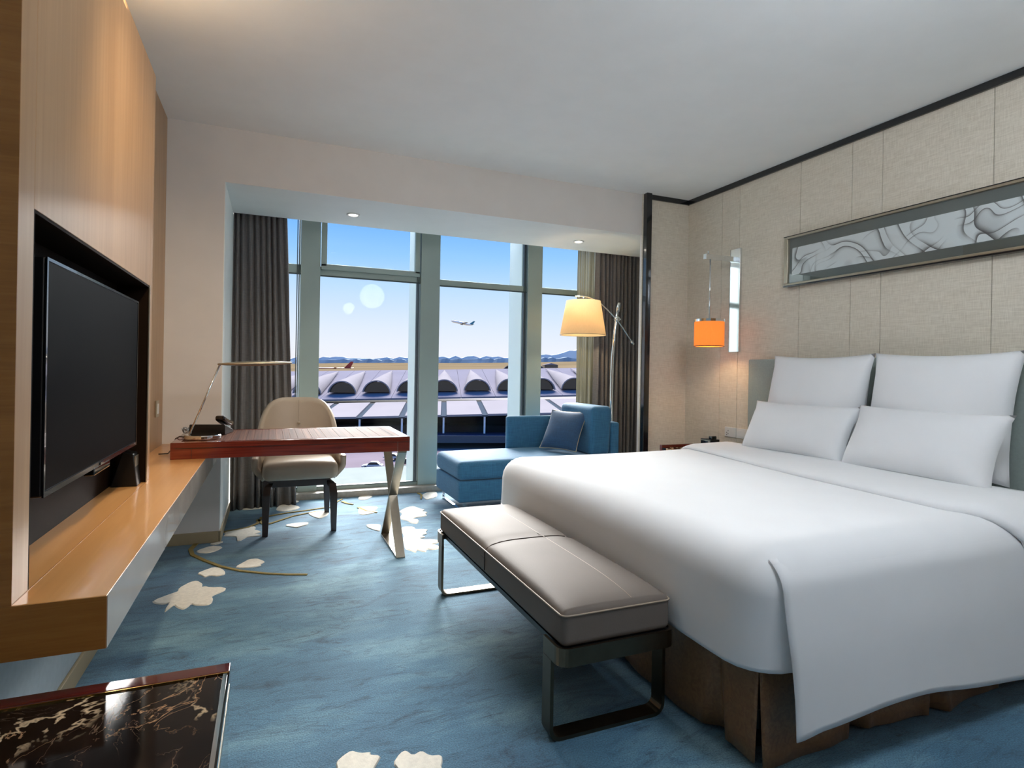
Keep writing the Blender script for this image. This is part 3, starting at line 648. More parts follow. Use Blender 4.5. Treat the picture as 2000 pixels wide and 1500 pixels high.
# ================================================================== desk
DX0, DX1, DY0, DY1, DZ0, DZ1 = -0.490, 0.800, 3.535, 4.215, ST, 0.750
dk = thing('writing_desk', 'dark red rosewood writing desk resting on the shelf', 'desk', (0.15, 3.87, 0))
mb = box(DX0, DX1, DY0, DY0+0.045, DZ0, DZ1); mb.box(DX0, DX1, DY1-0.045, DY1, DZ0, DZ1); mb.box(DX0, DX0+0.045, DY0+0.045, DY1-0.045, DZ0, DZ1); mb.box(DX1-0.05, DX1, DY0+0.045, DY1-0.045, DZ0, DZ1); mb.box(DX0+0.045, DX1-0.05, DY0+0.045, DY1-0.045, DZ0+0.004, DZ1-0.004)
mb.build('frame', 'rosewood', dk, bevel=0.0025)
NS = 30
for i in range(NS):                                       # veneer staves of the inlaid top
    x0 = DX0+0.045+(DX1-0.05-DX0-0.045)*i/NS; x1 = DX0+0.045+(DX1-0.05-DX0-0.045)*(i+1)/NS
    box(x0+0.0006, x1-0.0006, DY0+0.046, DY1-0.046, DZ1-0.0038, DZ1-0.001+0.0008*(i % 2)).build('stave', 'rosewood_top', dk)
box(DX0+0.02, DX1-0.004, DY0-0.0012, DY0-0.0002, DZ1-0.033, DZ1-0.030).build('inlay_line', 'dark_wood', dk)
box(DX0+0.10, DX0+0.1015, DY0-0.0012, DY0-0.0002, DZ0+0.002, DZ1-0.034).build('joint_line', 'dark_wood', dk)
box(DX1-0.075, DX1-0.0735, DY0-0.0012, DY0-0.0002, DZ0-0.0, DZ1-0.03).build('joint_line', 'champagne', dk)
ly0, ly1, lx = 3.545, 4.085, 0.757
for a, b_ in (((lx, ly0+0.01, DZ0-0.006), (lx, ly1, 0.0)), ((lx-0.0005, ly1-0.01, DZ0-0.006), (lx-0.0005, ly0, 0.0))):
    MB().tube([a, b_], 0, flat=((1, 0, 0), 0.055, 0.014)).build('leg', 'satin_steel', dk, bevel=0.001, seg=1)
box(lx-0.0275, lx+0.0275, ly0-0.003, ly1+0.006, 0.0, 0.010).build('foot_bar', 'satin_steel', dk, bevel=0.001, seg=1)
box(lx-0.0275, lx+0.0275, ly0, ly1, DZ0-0.008, DZ0).build('leg_plate', 'satin_steel', dk)

dl = thing('desk_lamp', 'slim chrome desk lamp with a flat blade head', 'lamp', (-0.355, 3.70, DZ1))
MB().lathe([(0.0, 0), (0.092, 0), (0.094, 0.003), (0.094, 0.020), (0.090, 0.025), (0.0, 0.025)], 40, (-0.352, 3.705, DZ1), cap=False).build('base', 'chrome', dl, smooth=False)
a0, a1 = Vector((-0.422, 3.715, DZ1+0.022)), Vector((-0.274, 3.72, 1.172))
MB().tube([a0, a1], 0.0055, 8).build('arm', 'chrome', dl, smooth=True)
MB().tube([a1+Vector((0, -0.012, 0.003)), a1+Vector((0, 0.012, 0.003))], 0.008, 10).build('hinge', 'chrome', dl, smooth=True)
mb = MB(); NB = 16
def blade(i, j):
    t = i/(NB-1); x_ = -0.285+0.40*t; hw = 0.012+0.030*math.sin(math.pi*min(1, t*1.05+0.02))**0.6; th = 0.004+0.011*math.sin(math.pi*t)**0.8
    a = 2*math.pi*j/12; return (x_, 3.72+hw*math.cos(a), 1.176+0.016*t+th*math.sin(a))
mb.grid(blade, NB, 12, closed_v=True); mb.f.append(tuple(range(12))); mb.f.append(tuple((NB-1)*12+q for q in range(12)))
mb.build('blade_head', 'champagne', dl, smooth=True)
cd = MB().tube([(-0.44, 3.74, DZ1+0.006), (-0.475, 3.76, DZ1+0.010), (-0.497, 3.775, DZ1-0.004), (-0.512, 3.78, DZ1-0.04), (-0.520, 3.77, ST+0.02), (-0.53, 3.75, ST+0.006), (-0.575, 3.74, ST+0.006)], 0.0035, 6)
cd.build('power_cord', 'cable', dl, smooth=True)

ph = thing('telephone', 'black desk telephone behind the desk lamp', 'telephone', (-0.33, 3.98, DZ1), R(168))
mb = MB(); mb.prism([(-0.09, 0.0), (0.09, 0.0), (0.09, 0.065), (-0.09, 0.018)], -0.10, 0.10, 'x'); mb.build('body', 'black_plastic', ph, local=True, bevel=0.006)
mb = MB(); mb.rbox(-0.10, -0.045, -0.095, 0.10, 0.055, 0.088, 0.012, 3, lambda p: Vector((p.x, p.y, p.z+0.03*(p.y/0.1)**2*0.3+p.y*0.24))); mb.build('handset', 'black_gloss', ph, local=True, smooth=True)
mb = MB(); mb.add([(-0.02, 0.02, 0.0485), (0.085, 0.02, 0.0485), (0.085, 0.075, 0.0628), (-0.02, 0.075, 0.0628)], [(0, 1, 2, 3)]); mb.build('display', 'black_gloss', ph, local=True, solid=0.001)
for i in range(3):
    for j in range(4):
        y_ = -0.07+0.02*j; z_ = 0.018+0.261*(y_+0.09); box(0.0+0.027*i, 0.018+0.027*i, y_, y_+0.012, z_+0.001, z_+0.007).build('key', 'socket_white' if (i+j) % 5 == 9 else 'black_lacquer', ph, local=True)
pts = [(0.105+0.02*math.sin(t*0.5)+0.035*math.sin(math.pi*t/60), -0.06+0.15*t/60+0.008*math.cos(t*1.9), 0.012+0.035*math.sin(math.pi*t/60)*0.6+0.008*math.sin(t*1.9)) for t in range(61)]
MB().tube(pts, 0.0035, 6).build('coiled_cord', 'silver_cord', ph, local=True, smooth=True)

# ================================================================== desk chair
ch = thing('desk_chair', 'beige leather tub chair with dark legs behind the desk', 'chair', (0.205, 4.56, 0))
NU, NV = 45, 13
def shell(off):
    def fn(i, j):
        s = -1+2*i/(NU-1); v = j/(NV-1)
        # plan: straight arms running forward, round back
        a = abs(s); sg = 1 if s >= 0 else -1
        if a > 0.62:
            t = (a-0.62)/0.38; px, py = 0.30+0.015*t, 0.02-0.25*t
        else:
            q = a/0.62*math.pi/2; px, py = 0.30*math.sin(q)**0.85, 0.02+0.24*math.cos(q)**0.75
        back = smoothstep(0.70, 0.45, a)
        rr_ = min(1, px/0.30); zt = 0.56+0.365*(1-rr_**5)**0.6-0.03*smoothstep(0.62, 1, a)
        zb = 0.345+0.03*smoothstep(0.8, 1.0, a)
        z = zb+(zt-zb)*v**0.9
        flare = 0.80+0.20*math.sin(min(1, v*1.7)*math.pi/2)
        lean = 0.06*max(0, (z-0.45)/0.47)*(1-smoothstep(0.45, 0.75, a))
        return (0.200+sg*px*flare, 4.56+py*(0.9+0.1*v)+lean, z)
    return fn
MB().grid(shell(0), NU, NV).build('shell', 'leather_chair', ch, smooth=True, solid=0.040)
sd_ = MB(); sd_.rbox(-0.045, 0.455, 4.265, 4.755, 0.375, 0.500, 0.045, 8, lambda p: Vector((p.x, p.y, p.z+(0.030*(1-((p.x-0.205)/0.26)**2)*(1-((p.y-4.5)/0.27)**2) if p.z > 0.45 else 0))))
sd_.build('seat', 'leather_chair', ch, smooth=True)
bt = MB(); bt.lathe([(0.0, 0.0), (0.012, 0.001), (0.010, 0.007), (0.0, 0.009)], 14, (0, 0, 0), cap=False); bt.v = [(0.205+x_, 4.772-z_, 0.735+y_) for x_, y_, z_ in bt.v]
bt.build('button', 'leather_chair', ch, smooth=True)
MB().tube([(0.205, 4.775+0.0, 0.735), (0.205, 4.785, 0.80), (0.205, 4.795, 0.86), (0.205, 4.800, 0.912)], 0.0022, 6).build('seam', 'piping_leather', ch)
def chair_leg(sx, sy):
    mb = MB(); X0, Y0_ = 0.205, 4.575
    P = [(X0+sx*0.10, Y0_+sy*0.12, 0.352), (X0+sx*0.185, Y0_+sy*0.225, 0.350), (X0+sx*0.215, Y0_+sy*0.262, 0.325), (X0+sx*0.222, Y0_+sy*0.272, 0.27), (X0+sx*0.226, Y0_+sy*0.278, 0.0)]
    W = [0.020, 0.024, 0.026, 0.026, 0.018]
    def fn(i, j):
        p = P[i]; w_ = W[i]; c_ = ((-1, -1), (1, -1), (1, 1), (-1, 1))[j]
        if i < 2: d = Vector((-sy*sx*0.7, 0.7, 0)); return (p[0]+c_[0]*w_*0.8, p[1], p[2]+c_[1]*w_*0.6+(0 if i else 0)) if False else (p[0]+c_[0]*w_*0.7, p[1]-sy*0.0+c_[1]*w_*0.0, p[2]+c_[1]*w_*0.7*sy*-1*-1)
        if i == 2: return (p[0]+c_[0]*w_*0.9, p[1]+c_[1]*w_*0.7, p[2]+c_[1]*w_*0.6*sy*-1*-1*(1))
        return (p[0]+c_[0]*w_, p[1]+c_[1]*w_, p[2])
    mb.grid(fn, 5, 4, closed_v=True); mb.f.append((0, 1, 2, 3)); mb.f.append((16, 17, 18, 19))
    return mb
for sx in (-1, 1):
    for sy in (-1, 1): chair_leg(sx, sy).build('leg', 'dark_wood', ch, bevel=0.003)
mb = box(0.0, 0.41, 4.33, 4.375, 0.325, 0.372); mb.box(0.0, 0.41, 4.765, 4.80, 0.325, 0.372); mb.box(0.185, 0.225, 4.375, 4.765, 0.325, 0.372)
mb.build('underframe', 'dark_wood', ch, bevel=0.004)

# ================================================================== curtains
def drape(name, label, mat, x0, x1, y0, y1, folds, amp, z0, z1, seed, spread=0.0, group=None, cat='curtain'):
    rnd = random.Random(seed); nx, nz = folds*12+1, 14; ph_ = [rnd.uniform(-0.5, 0.5) for _ in range(folds+2)]; am = [rnd.uniform(0.6, 1.25) for _ in range(folds+2)]
    def fn(i, j):
        t = i/(nx-1); v = j/(nz-1); f = t*folds; k = int(f); q = f-k
        wob = (ph_[k]*(1-q)+ph_[min(k+1, folds+1)]*q); A = (am[k]*(1-q)+am[min(k+1, folds+1)]*q)*amp*(0.7+0.5*v)
        x_ = x0+(x1+spread*v-x0)*t+0.012*math.sin(wob*6+v*3)*v; y_ = y0+(y1-y0)*t+A*math.sin(2*math.pi*f+wob*2.2+0.5*math.sin(v*4+k))+0.006*math.sin(v*9+k*2)
        return (x_, y_, z1+(z0-z1)*v)
    o = MB().grid(fn, nx, nz).build(name, mat, None, origin=((x0+x1)/2, (y0+y1)/2, 0), smooth=True, solid=0.004)
    return tag(o, label, cat, group)
drape('curtain', 'dark grey pleated curtain hanging left of the desk chair', 'curtain_cloth', -0.297, 0.095, 5.165, 5.225, 9, 0.030, 0.001, 2.60, 1, 0.115)
drape('curtain', 'dark grey pleated curtain behind the floor lamp', 'curtain_cloth', 3.10, 3.72, 5.185, 5.150, 14, 0.030, 0.001, 2.60, 2)
drape('sheer_curtain', 'olive translucent sheer curtain bunched beside the right window', 'sheer_cloth', 2.93, 3.17, 5.275, 5.285, 9, 0.022, 0.001, 2.60, 3)

# ================================================================== soffit downlights
emit('lamp_glow', '#fff6e6', 9.0)
def downlight(label, x_, y_, z_, energy, color, target=None, group=None, spot=R(110), size=0.05):
    o = thing('downlight', label, 'downlight', (x_, y_, z_-0.02), 0, group)
    MB().lathe([(0.036, 0.020), (0.036, 0.012), (0.050, 0.010), (0.052, 0.013), (0.052, 0.0195)], 28, (x_, y_, z_-0.02), cap=False).build('trim_ring', 'socket_white', o, smooth=True)
    MB().lathe([(0.0, 0.0175), (0.035, 0.0175), (0.035, 0.0195), (0.0, 0.0195)], 24, (x_, y_, z_-0.02), cap=False).build('lens', 'lamp_glow', o)
    if energy: light('bulb', 'SPOT', (x_, y_, z_-0.03), energy, color, size, o, target or (x_, y_, 0), spot, 1.0)
    return o
downlight('recessed downlight in the soffit above the desk', 0.581, 4.709, SZ-0.001, 12, (1, 0.93, 0.82))
downlight('recessed downlight in the soffit above the chaise', 2.623, 4.723, SZ-0.001, 12, (1, 0.93, 0.82))
downlight('warm recessed spotlight over the television shelf', 0.15, 1.95, CZ-0.001, 60, (1.0, 0.78, 0.52), (-0.45, 3.35, 0.66), None, R(95), 0.08)

# fill light: opal globes added out of view to brighten the room
emit('fill_glow', '#eef5ff', 15.0)
for i, (x_, y_) in enumerate(((1.5, -1.6), (1.62, 0.72))):
    o = thing('fill_globe', ('opal fill globe added out of view near the entrance', 'opal fill globe added out of view beside the bed')[i], 'fill light', (x_, y_, 2.25))
    MB().lathe([(0.0, 0.0), (0.06, 0.0), (0.06, 0.018), (0.0, 0.022)], 24, (x_, y_, CZ-0.022), cap=False).build('ceiling_rose', 'chrome', o)
    MB().tube([(x_, y_, CZ-0.02), (x_, y_, 2.60)], 0.006, 8).build('rod', 'chrome', o)
    MB().lathe([((0.12, 0.21)[i]*math.sin(math.pi*q/16), -(0.12, 0.21)[i]*math.cos(math.pi*q/16)) for q in range(17)], 32, (x_, y_, 2.44), cap=False).build('globe', 'fill_glow', o, smooth=True)

# ================================================================== bed
bd = thing('bed', 'king size bed with grey headboard and bronze valance', 'bed', (2.37, 2.27, 0))
BX0, BX1, BY0, BY1 = 1.345, 3.40, 1.285, 3.255
box(BX0+0.05, BX1, BY0+0.05, BY1-0.05, 0.13, 0.36).build('base', 'dark_wood', bd, bevel=0.01)
MB().rbox(BX0+0.02, BX1, BY0+0.03, BY1-0.03, 0.36, 0.625, 0.05, 6).build('mattress', 'bedlinen', bd, smooth=True)
for x_, y_ in ((BX0+0.09, BY0+0.09), (BX0+0.09, BY1-0.09), (BX1-0.1, BY0+0.09), (BX1-0.1, BY1-0.09)):
    mb = MB().lathe([(0.0, 0.06), (0.022, 0.06), (0.022, 0.13), (0.0, 0.13)], 12, (x_, y_, 0), cap=False); mb.tube([(x_-0.015, y_, 0.03), (x_+0.015, y_, 0.03)], 0.03, 14); mb.build('caster', 'black_plastic', bd, smooth=False)
# valance with inverted pleats round the near side and foot
m, n, b = nodes('bronze_satin'); setp(b, rough=0.40, sheen=0.05)
vw = tex(n, 'ShaderNodeTexNoise', 40, 3, dist=2.0)
rr = ramp(n, vw.outputs[0], ((0.35, '#7a5738'), (0.65, '#8e6945'))); n.links.new(rr.outputs[0], b.inputs['Base Color'])
def valance(path, pleats, name='valance'):
    segs = []; tot = 0
    for a, b_ in zip(path[:-1], path[1:]): d = math.hypot(b_[0]-a[0], b_[1]-a[1]); segs.append((tot, d, a, b_)); tot += d
    nx, nz = int(tot/0.012), 9
    def fn(i, j):
        s = tot*i/(nx-1); v = j/(nz-1)
        for s0, d, a, b_ in segs:
            if s <= s0+d+1e-9: break
        t = (s-s0)/d; ux, uy = (b_[0]-a[0])/d, (b_[1]-a[1])/d; nx_, ny_ = uy, -ux
        o_ = 0.014*v + 0.008*v*math.sin(s*9+0.6)+0.006*v*v*math.sin(s*23+1)
        for p in pleats:
            wd = 0.004+0.030*v; o_ -= (0.006+0.030*v)*math.exp(-((s-p)/wd)**2); o_ += 0.010*v*math.exp(-((abs(s-p)-wd*1.4)/0.02)**2)
        return (a[0]+ux*d*t+nx_*o_, a[1]+uy*d*t+ny_*o_, 0.40-(0.385+0.012*math.sin(s*9)*0.5)*v)
    return MB().grid(fn, nx, nz).build(name, 'bronze_satin', bd, smooth=True, solid=0.004)
valance([(BX0, BY1), (BX0, BY0)], [0.62, 1.25, 1.80])
valance([(BX0, BY0), (BX1-0.02, BY0)], [0.42, 0.80, 1.22, 1.60])
valance([(BX1-0.02, BY1), (BX0, BY1)], [0.5, 1.0, 1.5])
hd = box(3.405, XR, 1.13, 3.41, 0.0, 1.287).build('headboard', 'headboard_fabric', bd, bevel=0.008)
box(3.399, 3.405, 1.175, 3.365, 0.40, 1.225).build('headboard_panel', 'headboard_fabric', hd, bevel=0.004)

dv = thing('duvet', 'white duvet draped over the bed', 'duvet', (2.1, 2.27, 0.64))
DX, DYn, DYf, DT = 1.275, 1.215, 3.295, 0.672
def duv(p):
    x_, y_, z_ = p
    k = smoothstep(0.45, 0.66, z_)
    z_ += k*(0.010*math.sin(x_*2.1+0.6)*math.sin(y_*2.4)+0.012*math.exp(-((y_-2.25)/0.7)**2)*smoothstep(1.3, 1.9, x_)-0.016)
    q = smoothstep(0.55, 0.25, z_)
    if x_ < 1.5: x_ += 0.010*q*math.sin(y_*3.1+0.5)+0.006
    if z_ < 0.36: z_ += 0.02*math.sin(y_*2.2+1.0)+(-0.03*smoothstep(1.9, 1.25, y_) if x_ < 1.5 else 0)*0.4
    return Vector((x_, y_, z_))
mb = MB(); mb.rbox(DX, 3.30, DYn, DYf, 0.16, DT, 0.135, 20, duv)
mb.f = [f for f in mb.f if max(mb.v[i][2] for i in f) > 0.315]
mb.v = [(x_, y_, max(z_, 0.292+0.012*math.sin(y_*2.2+1.0))) for x_, y_, z_ in mb.v]
mb.build('duvet_cover', 'bedlinen', dv, smooth=True, solid=0.012)
def side_flap(side, x0, x1, off, name, zh, nx=60):
    rad = 0.135; ye = DYn if side < 0 else DYf; s_ = -1 if side < 0 else 1; nv = 30; A0 = R(38); arc = rad*(math.pi/2-A0)
    def fn(i, j):
        t = i/(nx-1); v = j/(nv-1); x_ = x1+(x0-x1)*t; drop = DT-rad-zh(x_); L = v*(arc+drop)
        if L < arc: a = A0+L/rad; y_, z_ = ye-s_*rad+s_*rad*math.sin(a), DT-rad+rad*math.cos(a); nn = (0, s_*math.sin(a), math.cos(a))
        else: dd = L-arc; y_ = ye+s_*(0.028*dd/0.4+0.006*math.sin(x_*4)*dd/0.4); z_ = DT-rad-dd; nn = (0, s_, 0)
        e_ = -0.004+(off+0.004)*smoothstep(-0.02, 0.34, L); k = smoothstep(0.45, 0.66, z_)
        p = duv((x_, y_, z_)); z_ = z_+(p.z-z_)*k
        x_ += 0.030*smoothstep(1.6, 1.36, x_)*smoothstep(0.15, 0.45, L)*0.6
        return (x_, y_+nn[1]*e_, z_+nn[2]*e_)
    return MB().grid(fn, nx, nv).build(name, 'bedlinen', dv, smooth=True, solid=0.003)
side_flap(-1, 1.360, 3.0, 0.016, 'side_drop', lambda x_: 0.145+0.020*smoothstep(1.36, 1.75, x_)-0.065*smoothstep(1.9, 2.6, x_)-0.012*smoothstep(1.48, 1.36, x_)+0.004*math.sin(x_*11))
side_flap(1, 1.360, 3.0, 0.016, 'side_drop', lambda x_: 0.15)
# the folded-back top edge
def foldline(y_): return 2.385+0.25*smoothstep(1.9, 3.3, y_)+0.16*smoothstep(1.42, 1.15, y_)
mb = MB(); ny, nx = 60, 16
def band(i, j):
    t = i/(ny-1); s = j/(nx-1); yy = t*(DYf-DYn+2*0.32)
    rad = 0.135; span = DYf-DYn-2*rad; side = 0.32+rad-rad*(1-math.pi/2) ; L = t*(span+2*(rad*math.pi/2+0.22)); a0 = 0.22
    if L < a0: y_, z_, nn = DYn, DT-rad-(a0-L), (0, -1, 0)
    elif L < a0+rad*math.pi/2: q = (L-a0)/rad; y_, z_ = DYn+rad-rad*math.cos(q), DT-rad+rad*math.sin(q); nn = (0, -math.cos(q), math.sin(q))
    elif L < a0+rad*math.pi/2+span: y_, z_, nn = DYn+rad+(L-a0-rad*math.pi/2), DT, (0, 0, 1)
    elif L < a0+rad*math.pi+span: q = (L-a0-rad*math.pi/2-span)/rad; y_, z_ = DYf-rad+rad*math.sin(q), DT-rad+rad*math.cos(q); nn = (0, math.sin(q), math.cos(q))
    else: y_, z_, nn = DYf, DT-rad-(L-a0-rad*math.pi-span), (0, 1, 0)
    x0 = foldline(y_ if z_ > DT-0.05 else y_-0.25*(DT-z_) if y_ < 2 else y_); x_ = x0+(3.0-x0)*s
    h = 0.024*min(1, (s*6+0.0))**0.5 + 0.002 if s < 0.17 else 0.026
    if s == 0: h = 0.004
    p = duv((x_, y_, z_)); return (p.x, p.y+nn[1]*(h+0.014), p.z+nn[2]*(h+0.004))
mb.grid(band, ny, nx).build('folded_edge', 'bedlinen', dv, smooth=True, solid=0.014)

def pillow(label, cx, cy, cz, w_, h, t, lean, yaw=0.0, flange=0.0, seed=0, name='pillow', mat='bedlinen', group=None, pipe=None, cat='pillow', facing=R(0), pull=0.07):
    rnd = random.Random(seed); N = 25; mb = MB(); ph_ = [rnd.uniform(0, 6) for _ in range(4)]
    def fn(sgn):
        def g_(i, j):
            u = -1+2*i/(N-1); v = -1+2*j/(N-1)
            x_ = u*w_/2*(1-pull*(1-v*v)*abs(u)**3); z_ = v*h/2*(1-pull*(1-u*u)*abs(v)**3)
            k = max(0, 1-abs(u)**2.6)*max(0, 1-abs(v)**2.6); th = t/2*k**0.55*(1+0.06*math.sin(3*u+ph_[0])*math.sin(2.5*v+ph_[1]))
            th *= 1+0.18*(-v)
            return (sgn*max(th, 0.002), x_, z_)
        return g_
    mb.grid(fn(-1), N, N); mb.grid(fn(1), N, N)
    o = thing(name, label, cat, (cx, cy, cz), 0, group) if pipe else None
    if pipe:
        o.rotation_euler = (0, lean, yaw); WM[o.name] = Matrix.Identity(4)
        c_ = mb.build('cover', mat, o, local=True, smooth=True)
        f_ = fn(1); ring = [f_(i, 0) for i in range(N)]+[f_(N-1, j) for j in range(1, N)]+[f_(i, N-1) for i in range(N-2, -1, -1)]+[f_(0, j) for j in range(N-2, 0, -1)]
        MB().tube([(0, b_, c2) for a_, b_, c2 in ring], 0.0045, 6, closed=True).build('piping', pipe, o, local=True, smooth=True)
        return o
    o = mb.build(name, mat, None, local=True, smooth=True); o.location = (cx, cy, cz); o.rotation_euler = (0, lean, yaw)
    bm = bmesh.new(); bm.from_mesh(o.data); bmesh.ops.remove_doubles(bm, verts=bm.verts, dist=0.0045); bmesh.ops.recalc_face_normals(bm, faces=bm.faces); bm.to_mesh(o.data); bm.free()
    return tag(o, label, cat, group)
pg = 'white pillows at the headboard'
pillow('large square white pillow standing behind, window side', 3.255, 2.700, 0.985, 0.745, 0.66, 0.24, R(11), 0, seed=1, group=pg)
pillow('large square white pillow standing behind, nearer the camera', 3.255, 1.955, 0.985, 0.745, 0.66, 0.24, R(11), 0, seed=2, group=pg)
pillow('white oblong pillow in front, window side', 3.035, 2.640, 0.825, 0.755, 0.37, 0.20, R(26), R(2), seed=3, group=pg)
pillow('white oblong pillow in front, nearer the camera', 3.010, 1.890, 0.830, 0.765, 0.39, 0.21, R(26), R(-2), seed=4, group=pg)

# ================================================================== bench
bn = thing('bench', 'taupe leather bench on bronze loop legs at the bed foot', 'bench', (1.04, 2.27, 0))
BS = (0.838, 1.244, 1.565, 2.965)
def seatshape(p):
    x_, y_, z_ = p
    if z_ > 0.38:
        c_ = (1-((x_-1.047)/0.215)**4)*(1-((y_-2.265)/0.71)**6); z_ += 0.028*max(0, c_)
        z_ -= 0.008*math.exp(-((y_-2.265)/0.012)**2)
    return Vector((x_, y_, z_))
mb = MB().rbox(BS[0], BS[1], BS[2], BS[3], 0.312, 0.425, 0.022, 26, seatshape); mb.build('seat', 'leather', bn, smooth=True)
def rrect(x0, x1, y0, y1, r_, z_, n_=6):
    out = []
    for cx, cy, a0 in ((x1-r_, y1-r_, 0), (x0+r_, y1-r_, 90), (x0+r_, y0+r_, 180), (x1-r_, y0+r_, 270)):
        for q in range(n_+1): a = R(a0+90*q/n_); out.append((cx+r_*math.cos(a), cy+r_*math.sin(a), z_))
    return out
MB().tube(rrect(BS[0]-0.001, BS[1]+0.001, BS[2]-0.001, BS[3]+0.001, 0.022, 0.413), 0.0032, 6, closed=True).build('piping', 'piping_leather', bn, smooth=True)
def bz(x_, y_, cr=0.0): return 0.425+0.028*max(0, (1-((x_-1.047)/0.215)**4)*(1-((y_-2.265)/0.71)**6))-cr
MB().tube([(BS[0]-0.001, 2.265, 0.330), (BS[0]-0.001, 2.265, 0.405), (BS[0]+0.010, 2.265, 0.421)]+[(BS[0]+0.03+q*0.0346, 2.265, bz(BS[0]+0.03+q*0.0346, 2.265, 0.0065)) for q in range(11)], 0.0022, 6).build('seam', 'dark_wood', bn)
for a, b_ in ((BS[2]+0.02, 2.255), (2.275, BS[3]-0.02)):
    MB().tube([(1.10, a+(b_-a)*q/14, bz(1.10, a+(b_-a)*q/14)-0.0004) for q in range(15)], 0.0014, 6).build('seam', 'piping_leather', bn)
for s_, ye in ((-1, BS[2]), (1, BS[3])):
    yo = ye+s_*0.010; yi = ye-s_*0.105; x0, x1 = BS[0]-0.010, BS[1]+0.010; rc = 0.035
    path = [(x0, yi, 0)]
    for q in range(7): a = R(90*q/6); path.append((x0+rc-rc*math.cos(a), yo-s_*rc+s_*rc*math.sin(a), 0))
    for q in range(7): a = R(90*q/6); path.append((x1-rc+rc*math.sin(a), yo-s_*rc+s_*rc*math.cos(a), 0))
    path.append((x1, yi, 0))
    MB().tube([(a, b_, 0.290) for a, b_, _ in path], 0, flat=((0, 0, 1), 0.056, 0.010)).build('end_band', 'bronze', bn)
    yl = ye-s_*0.075; rl = 0.035; lp = [(x0, yl, 0.262)]
    for q in range(7): a = R(90*q/6); lp.append((x0+rl-rl*math.cos(a), yl, 0.006+rl-rl*math.sin(a)))
    for q in range(7): a = R(90*q/6); lp.append((x1-rl+rl*math.sin(a), yl, 0.006+rl-rl*math.cos(a)))
    lp.append((x1, yl, 0.262))
    MB().tube(lp, 0, flat=((0, 1, 0), 0.058, 0.012)).build('leg_loop', 'bronze', bn)
box(BS[0]+0.004, BS[1]-0.004, BS[2]+0.004, BS[3]-0.004, 0.296, 0.314).build('seat_board', 'black_plastic', bn)

# ================================================================== chaise
cz_ = thing('chaise_longue', 'blue velvet chaise longue in the window alcove', 'sofa', (2.15, 4.78, 0))
MB().rbox(1.405, 2.90, 4.425, 5.12, 0.095, 0.270, 0.020, 8).build('base', 'blue_velvet', cz_, smooth=True)
MB().rbox(1.400, 2.80, 4.420, 5.115, 0.272, 0.425, 0.045, 10, lambda p: Vector((p.x, p.y, p.z+(0.014*(1-((p.x-2.1)/0.72)**4)*(1-((p.y-4.77)/0.36)**4) if p.z > 0.38 else 0)))).build('seat_cushion', 'blue_velvet', cz_, smooth=True)
MB().rbox(2.085, 2.93, 5.075, 5.140, 0.095, 0.735, 0.022, 8).build('back', 'blue_velvet', cz_, smooth=True)
MB().rbox(2.835, 2.925, 4.440, 5.10, 0.095, 0.720, 0.022, 8).build('arm', 'blue_velvet', cz_, smooth=True)
MB().rbox(2.615, 2.825, 4.430, 5.060, 0.428, 0.865, 0.045, 8, lambda p: Vector((p.x+0.10*(p.z-0.43)*0.5, p.y, p.z))).build('back_cushion', 'blue_velvet', cz_, smooth=True)
for x_ in (1.47, 2.84):
    mb = MB(); mb.tube([(x_, 4.47, 0.095), (x_, 4.47, 0.006), (x_, 5.08, 0.006), (x_, 5.08, 0.095)], 0, flat=((1, 0, 0), 0.022, 0.010)); mb.build('sled_leg', 'chrome', cz_)
pillow('dark blue velvet cushion with pale piping leaning on the chaise back', 2.490, 4.700, 0.632, 0.39, 0.40, 0.13, R(31), R(30), seed=6, name='cushion', mat='navy_velvet', pipe='champagne', cat='cushion')

# ================================================================== floor lamp
fl = thing('floor_lamp', 'chrome arc floor lamp with a cream drum shade', 'lamp', (3.14, 4.90, 0))
MB().lathe([(0.0, 0.0), (0.15, 0.0), (0.15, 0.018), (0.02, 0.026), (0.0, 0.026)], 36, (3.14, 4.90, 0), cap=False).build('base', 'chrome', fl)
MB().tube([(3.145, 4.9, 0.02), (3.130, 4.9, 0.55), (3.122, 4.9, 1.0), (3.128, 4.9, 1.32), (3.150, 4.9, 1.58), (3.166, 4.9, 1.70), (3.180, 4.9, 1.80)], [0.016, 0.016, 0.016, 0.016, 0.015, 0.014, 0.014], 12).build('pole', 'chrome', fl, smooth=True)
MB().tube([(3.178, 4.9, 1.775), (3.192, 4.9, 1.865)], 0.018, 12).build('grip', 'chrome', fl, smooth=True)
P = [(2.695, 4.9, 1.895), (2.76, 4.9, 1.906), (2.83, 4.9, 1.902), (2.91, 4.9, 1.880), (2.99, 4.9, 1.840), (3.07, 4.9, 1.782), (3.166, 4.9, 1.700), (3.24, 4.9, 1.620), (3.30, 4.9, 1.545), (3.36, 4.9, 1.470)]
MB().tube(P, 0.0065, 8).build('arc_arm', 'chrome', fl, smooth=True)
MB().tube([(3.345, 4.9, 1.490), (3.372, 4.9, 1.455)], 0.013, 10).build('counterweight', 'chrome', fl, smooth=True)
mb = MB().tube([(3.166, 4.872, 1.700), (3.166, 4.93, 1.700)], 0.026, 14); mb.tube([(3.135, 4.885, 1.70), (3.205, 4.885, 1.70)], 0.010, 8); mb.build('clamp', 'chrome', fl, smooth=True)
MB().tube([(2.787, 4.9, 1.905), (2.787, 4.9, 1.848)], 0.007, 8).build('hanger', 'chrome', fl, smooth=True)
N = 40; mb = MB()
sp_ = [(0.222, 1.528), (0.166, 1.858), (0.163, 1.858), (0.219, 1.528)]
